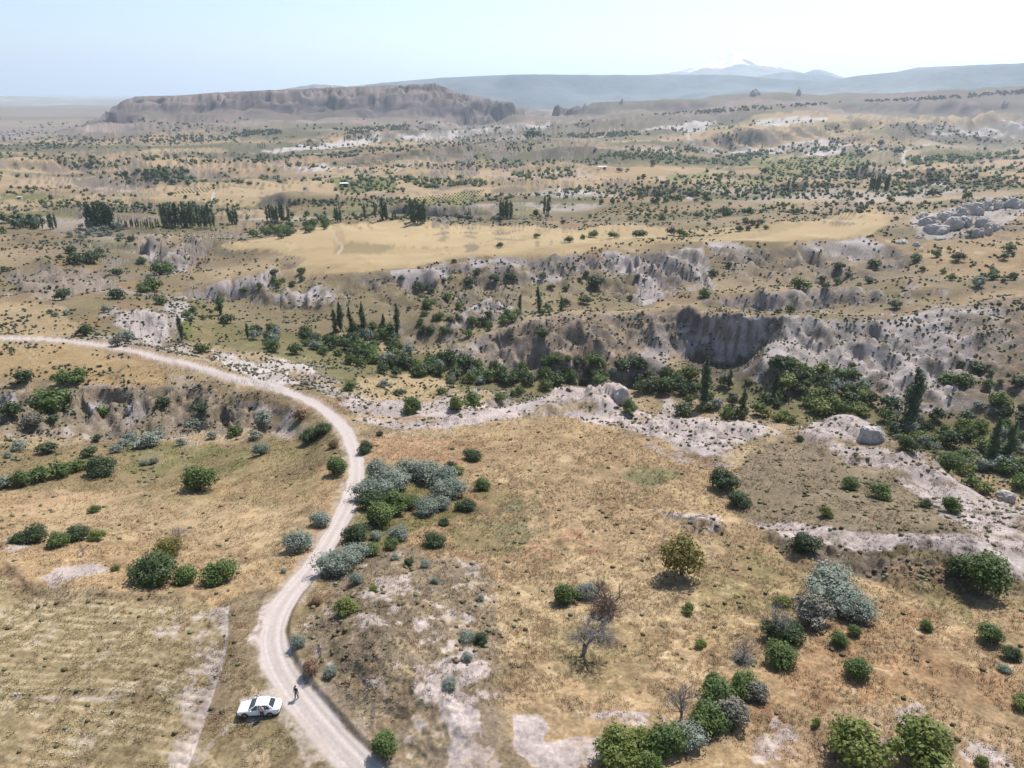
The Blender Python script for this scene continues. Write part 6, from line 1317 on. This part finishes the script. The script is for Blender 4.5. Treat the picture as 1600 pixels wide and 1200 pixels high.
def skinned(name, verts, edges, radii, mat, parent, root=0, sub=1):
    me = bpy.data.meshes.new(name); me.from_pydata(verts, edges, []); o = bpy.data.objects.new(name, me); C.objects.link(o)
    sk = o.modifiers.new('s', 'SKIN'); sk.use_smooth_shade = True
    for i, rr_ in enumerate(radii):
        sv = me.skin_vertices[0].data[i]; sv.radius = rr_ if isinstance(rr_, tuple) else (rr_, rr_); sv.use_root = (i == root)
    sb = o.modifiers.new('b', 'SUBSURF'); sb.levels = sub; sb.render_levels = sub
    dg = bpy.context.evaluated_depsgraph_get(); dg.update(); m2 = bpy.data.meshes.new_from_object(o.evaluated_get(dg)); o.modifiers.clear(); o.data = m2; bpy.data.meshes.remove(me)
    m2.materials.clear(); m2.materials.append(mat)
    if parent is not None: o.parent = parent
    return o
SKIN = plain('skin', (.42, .26, .19), .5)
def person(u, v, facing, label, top, legs, hair, stride=.12, arm=.12, bag=None, lean=0):
    x, y, z = hit(u, v); r = bpy.data.objects.new('person', None); C.objects.link(r); r.location = (x, y, z); r.rotation_euler = (0, 0, facing); r['label'] = label; r['category'] = 'person'
    # facing +Y; joints
    P = {'pel': (0, 0, .95), 'sp': (0, -.01, 1.15), 'ch': (0, 0 + lean * .3, 1.36), 'nk': (0, .01 + lean * .4, 1.50), 'hd': (0, .03 + lean * .5, 1.60), 'tp': (0, .02 + lean * .5, 1.72)}
    ks = list(P); V = [P[k] for k in ks]; Rr = [(.15, .11), (.14, .10), (.17, .11), (.055, .055), (.085, .095), (.075, .085)]; E = [(i, i + 1) for i in range(5)]
    for s in (1, -1):
        n = len(V); V += [(.19 * s, .0 + lean * .3, 1.40), (.24 * s, arm * .3 * s, 1.13), (.25 * s, arm * s + .05, .90), (.25 * s, arm * s + .08, .83)]; Rr += [.055, .045, .033, (.022, .040)]; E += [(2, n), (n, n + 1), (n + 1, n + 2), (n + 2, n + 3)]
        for f, (dx, l) in enumerate(((-.03, .075), (-.01, .085), (.01, .08), (.03, .065))):
            V += [(.25 * s + dx, arm * s + .09, .83 - l * .6), (.25 * s + dx, arm * s + .105, .83 - l * 1.15)]; Rr += [.010, .008]; m_ = len(V); E += [(n + 3, m_ - 2), (m_ - 2, m_ - 1)]
        V += [(.25 * s - .035 * s, arm * s + .12, .80)]; Rr += [.011]; E += [(n + 3, len(V) - 1)]
        n = len(V); V += [(.09 * s, 0, .90), (.10 * s, stride * s * .5 + .03, .50), (.10 * s, stride * s, .09), (.11 * s, stride * s + .14, .04)]; Rr += [(.085, .09), .060, .042, (.045, .035)]; E += [(0, n), (n, n + 1), (n + 1, n + 2), (n + 2, n + 3)]
    skinned('body', V, E, Rr, SKIN, r)
    skinned('shirt', [(0, 0, .93), (0, -.01, 1.15), (0, lean * .3, 1.36), (0, lean * .35, 1.44), (.20, lean * .3, 1.405), (.245, arm * .3, 1.12), (.252, arm + .04, .93), (-.20, lean * .3, 1.405), (-.245, -arm * .3, 1.12), (-.252, -arm + .04, .93)],
            [(0, 1), (1, 2), (2, 3), (2, 4), (4, 5), (5, 6), (2, 7), (7, 8), (8, 9)], [(.175, .135), (.165, .12), (.19, .13), (.08, .07), .07, .058, .046, .07, .058, .046], top, r)
    skinned('trousers', [(0, 0, .97), (.09, 0, .88), (.10, stride * .5 + .03, .50), (.10, stride, .10), (-.09, 0, .88), (-.10, -stride * .5 + .03, .50), (-.10, -stride, .10)], [(0, 1), (1, 2), (2, 3), (0, 4), (4, 5), (5, 6)], [(.17, .125), (.10, .105), .075, .06, (.10, .105), .075, .06], legs, r)
    v_, f_ = ico(2); h = v_ * np.array([.092, .105, .095]) + np.array([0, -.005 + lean * .5, 1.665]); h[:, 2] = np.maximum(h[:, 2], 1.60 + .05 * (h[:, 1] > .03)); part('hair', h, f_, hair, r)
    part('nose', v_ * .016 + np.array([0, .125 + lean * .5, 1.60]), f_, SKIN, r)
    for s in (1, -1):
        part('eye', v_ * .011 + np.array([.032 * s, .112 + lean * .5, 1.635]), f_, TRIM, r); part('shoe', v_ * np.array([.05, .13, .05]) + np.array([.105 * s, stride * s + .06, .05]), f_, TRIM, r)
    if bag: 
        b = link('shoulder_bag', mesh_from('shoulder_bag', *box((-.34, -.06, .78), (-.25, .16, 1.02)), [bag]), r); link('strap', mesh_from('strap', *box((-.31, .03, 1.02), (-.29, .06, 1.42)), [bag]), b)
BLACK = plain('black_cloth', (.012, .012, .014), .85); NAVY = plain('dark_trousers', (.03, .035, .06), .8); PINKW = plain('pale_pink_cloth', (.62, .50, .52), .8); LGREY = plain('striped_grey_cloth', (.34, .32, .38), .8); WBAG = plain('white_bag', (.75, .74, .72), .7); PALEJ = plain('pale_jeans', (.36, .35, .42), .8)
HB = plain('dark_hair', (.012, .010, .009), .5); HG = plain('white_cap', (.7, .68, .66), .6)
person(464, 1091, 2.6, 'person in black clothes standing on the road with a pale bag', BLACK, BLACK, HB, .12, .06, PALEJ)
person(410.5, 1122, 2.9, 'person in a pale pink top standing against the white car', PINKW, NAVY, HG, .08, .05)
person(500.5, 1027, .5, 'person in grey with a white bag standing on the scrubby knoll', LGREY, PALEJ, HB, .10, .10, WBAG)

# pale boulders and weathered blocks
def rock_mat():
    m, nt, b = new_mat('tuff_rock'); lk = nt.links.new; tc = N(nt, 'ShaderNodeTexCoord')
    n = N(nt, 'ShaderNodeTexNoise', Scale=1.1, Detail=9.0, Roughness=.65); lk(tc.outputs['Object'], n.inputs['Vector'])
    cr = N(nt, 'ShaderNodeValToRGB'); e = cr.color_ramp.elements; e[0].position = .3; e[0].color = (.22, .20, .18, 1); e[1].position = .55; e[1].color = (.44, .395, .36, 1); lk(n.outputs['Fac'], cr.inputs[0]); lk(cr.outputs[0], b.inputs['Base Color'])
    b.inputs['Roughness'].default_value = .95; bp = N(nt, 'ShaderNodeBump', Strength=.8, Distance=.5); lk(n.outputs['Fac'], bp.inputs['Height']); lk(bp.outputs[0], b.inputs['Normal']); return m
MROCK = rock_mat()
def rock_mesh(seed, sx, sy, sz, sub=4, rough=.25, power=1.0):
    v, f = ico(sub); v = v.copy(); n1 = fbm(v[:, 0] * 3 + seed * 7 + v[:, 2] * 1.3, v[:, 1] * 3 + v[:, 2] * 2.2, 2.0, 4, seed, .55); v = v * (1 + rough * n1[:, None]); v = np.sign(v) * np.abs(v) ** power
    return mesh_from('rock', v * np.array([sx, sy, sz]), f, [MROCK], smooth_=False)
BOUL = [(1452, 350, 30, 20, 'flat'), (1478, 343, 26, 18, ''), (1500, 338, 26, 20, ''), (1516, 332, 28, 22, ''), (1538, 328, 22, 20, ''), (1556, 326, 20, 18, ''), (1582, 326, 30, 22, 'large'), (1462, 362, 28, 22, ''), (1492, 356, 24, 26, ''), (1510, 352, 24, 24, ''), (1532, 352, 22, 22, ''), (1542, 364, 18, 20, ''), (1556, 360, 16, 18, ''), (1526, 368, 18, 18, ''), (1442, 342, 20, 14, ''), (1468, 376, 14, 10, ''),
        (1408, 380, 20, 11, ''), (1435, 372, 12, 9, ''), (1575, 312, 18, 10, ''), (1545, 315, 16, 9, ''), (1432, 384, 10, 7, '')]
POSN = ['lowest left', 'left middle', 'centre back', 'tall centre', 'upper right', 'right end', 'large rounded far right', 'front left', 'front centre', 'front inner', 'front right', 'lower right', 'lower right edge', 'lowest front', 'back left', 'outlying low']
for i, (u, v, w, h, t) in enumerate(BOUL):
    x, y, z = hit(u, v); m = mpp_at(x, y, z); o = link('boulder', rock_mesh(i + 3, w * m * RND.uniform(.42, .62), w * m * RND.uniform(.35, .5), h * m * RND.uniform(.5, .75), 4, .5, .8)); o.location = (x, y, z - h * m * .02); o.rotation_euler = (RND.uniform(-.2, .2), RND.uniform(-.2, .2), RND.uniform(0, 6))
    o['category'] = 'boulder'; o['label'] = (POSN[i] + ' pale boulder of the outcrop above the right slope') if i < len(POSN) else ['single pale boulder on the path left of the outcrop', 'small pale boulder below the outcrop', 'pale rock on the ridge behind the outcrop', 'pale rock behind the back of the outcrop', 'smallest pale rock beside the slope path'][i - len(POSN)]; o['group'] = 'pale boulders on the right slope'
for u, v, w, h, lab, sd in [(1571, 778, 22, 16, 'grey weathered block at the edge of the white ash slope', 41), (970, 622, 20, 26, 'steep grey nose of rock ending the pale rim above the ravine', 42), (1360, 688, 30, 32, 'grey cliff nose at the end of the pale dome', 43), (1434, 500, 9, 7, 'small boulder on the ridge crest', 44)]:
    x, y, z = hit(u, v); m = mpp_at(x, y, z); o = link('boulder', rock_mesh(sd, w * m * .6, w * m * .5, h * m * .75, 4, .2, .8)); o.location = (x, y, z); o['category'] = 'boulder'; o['label'] = lab
for u, v, w, h, lab, sd in [(1247, 150, 7, 10, 'dark castle-like rock tower on the far ridge', 51), (971, 162, 7, 6, 'small pointed rock tower on the far ridge', 52), (1180, 148, 14, 8, 'low rocky crag on top of the far ridge', 53), (1570, 166, 9, 8, 'dark crag on the far right slope', 54), (170, 182, 8, 10, 'rock tooth at the left foot of the mesa', 55)]:
    x, y, z = hit(u, v); m = mpp_at(x, y, z); o = link('rock_tower', rock_mesh(sd, w * m * .5, w * m * .5, h * m, 4, .35, .9)); o.location = (x, y, z); o['category'] = 'rock'; o['label'] = lab
# small buildings
WALLM = plain('pale_wall', (.42, .38, .33), .9); ROOFW = plain('white_roof', (.62, .62, .60), .5); DARKW = plain('dark_timber', (.05, .045, .04), .8)
def hut(u, v, wpx, dm, h, label, wall, roof, rz=0.0, name='small_house', cat='house', open_=False, hip=0.0):
    x, y, z = hit(u, v); m = mpp_at(x, y, z); w = wpx * m; o = bpy.data.objects.new(name, None); C.objects.link(o); o.location = (x, y, z - .3); o.rotation_euler = (0, 0, rz); o['label'] = label; o['category'] = cat
    if open_:
        for sx in (-1, 1):
            for sy in (-1, 1): link('post', mesh_from('post', *box((sx * w * .46 - .08, sy * dm * .46 - .08, 0), (sx * w * .46 + .08, sy * dm * .46 + .08, h)), [wall]), o)
    else:
        link('wall', mesh_from('wall', *box((-w / 2, -dm / 2, 0), (w / 2, dm / 2, h)), [wall]), o); link('door', mesh_from('door', *box((-.5, -dm / 2 - .06, 0), (.5, -dm / 2 - .01, 2.0 if h > 2.2 else h * .8)), [DARKW]), o)
        for sx in (-1, 1): link('window', mesh_from('window', *box((sx * w * .3 - .5, -dm / 2 - .05, h * .4), (sx * w * .3 + .5, -dm / 2 - .01, h * .75)), [GLASS]), o)
    e = .4; V = [(-w / 2 - e, -dm / 2 - e, h + .01), (w / 2 + e, -dm / 2 - e, h + .01), (w / 2 + e, dm / 2 + e, h + .01), (-w / 2 - e, dm / 2 + e, h + .01), (-w / 2 - e, -dm / 2 - e, h + .18), (w / 2 + e, -dm / 2 - e, h + .18), (w / 2 + e, dm / 2 + e, h + .18 + hip), (-w / 2 - e, dm / 2 + e, h + .18 + hip)]
    link('roof', mesh_from('roof', V, [(0, 3, 2, 1), (4, 5, 6, 7), (0, 1, 5, 4), (1, 2, 6, 5), (2, 3, 7, 6), (3, 0, 4, 7)], [roof]), o)
hut(538, 291, 12, 5, 3.6, 'small dark hut with a pale roof among green trees on the plain', DARKW, ROOFW, .1, name='field_hut', cat='hut', hip=.6)
hut(941, 263, 13, 6, 3.0, 'white-roofed open shelter on the terraced plain', DARKW, ROOFW, .05, name='shelter', cat='shelter', open_=True, hip=.3)
hut(31, 311, 6, 3, 2.4, 'tiny white hut by the green strip on the left plain', WALLM, ROOFW, .2, name='field_hut', cat='hut')
r3 = random.Random(4)
for i in range(9): hut(3 + i * 4.2 + r3.uniform(-1, 1), 211 + r3.uniform(-2, 2), r3.uniform(3, 5), 10, r3.uniform(5, 8), 'pale flat-roofed village house at the left edge under the far plateau', WALLM, ROOFW, r3.uniform(-.3, .3)); C.objects[-1]
for o in list(C.objects):
    if o.name.startswith('small_house'): o['group'] = 'village houses at the left edge'

# ------------------------------------------------------------------ haze
def make_haze():
    bm = bmesh.new(); bmesh.ops.create_cube(bm, size=1)
    me = bpy.data.meshes.new('haze'); bm.to_mesh(me); bm.free()
    o = bpy.data.objects.new('haze', me); C.objects.link(o)
    zb, zt = float(Z.min()) - 6, 1150.0
    xm = 61000.0
    o.scale = (2 * xm, xm + 1500, zt - zb); o.location = (0, (xm + 1500) / 2 - 1500, (zt + zb) / 2)
    m = bpy.data.materials.new('haze_air'); m.use_nodes = True; nt = m.node_tree; nt.nodes.clear()
    out = nt.nodes.new('ShaderNodeOutputMaterial'); v = nt.nodes.new('ShaderNodeVolumePrincipled')
    v.inputs['Color'].default_value = (.75, .885, 1.0, 1); v.inputs['Density'].default_value = HAZE_DENSITY; v.inputs['Anisotropy'].default_value = 0.5
    nt.links.new(v.outputs[0], out.inputs['Volume'])
    me.materials.append(m); o['kind'] = 'stuff'; o['label'] = 'thin pale blue haze in the air over the valley'
make_haze()
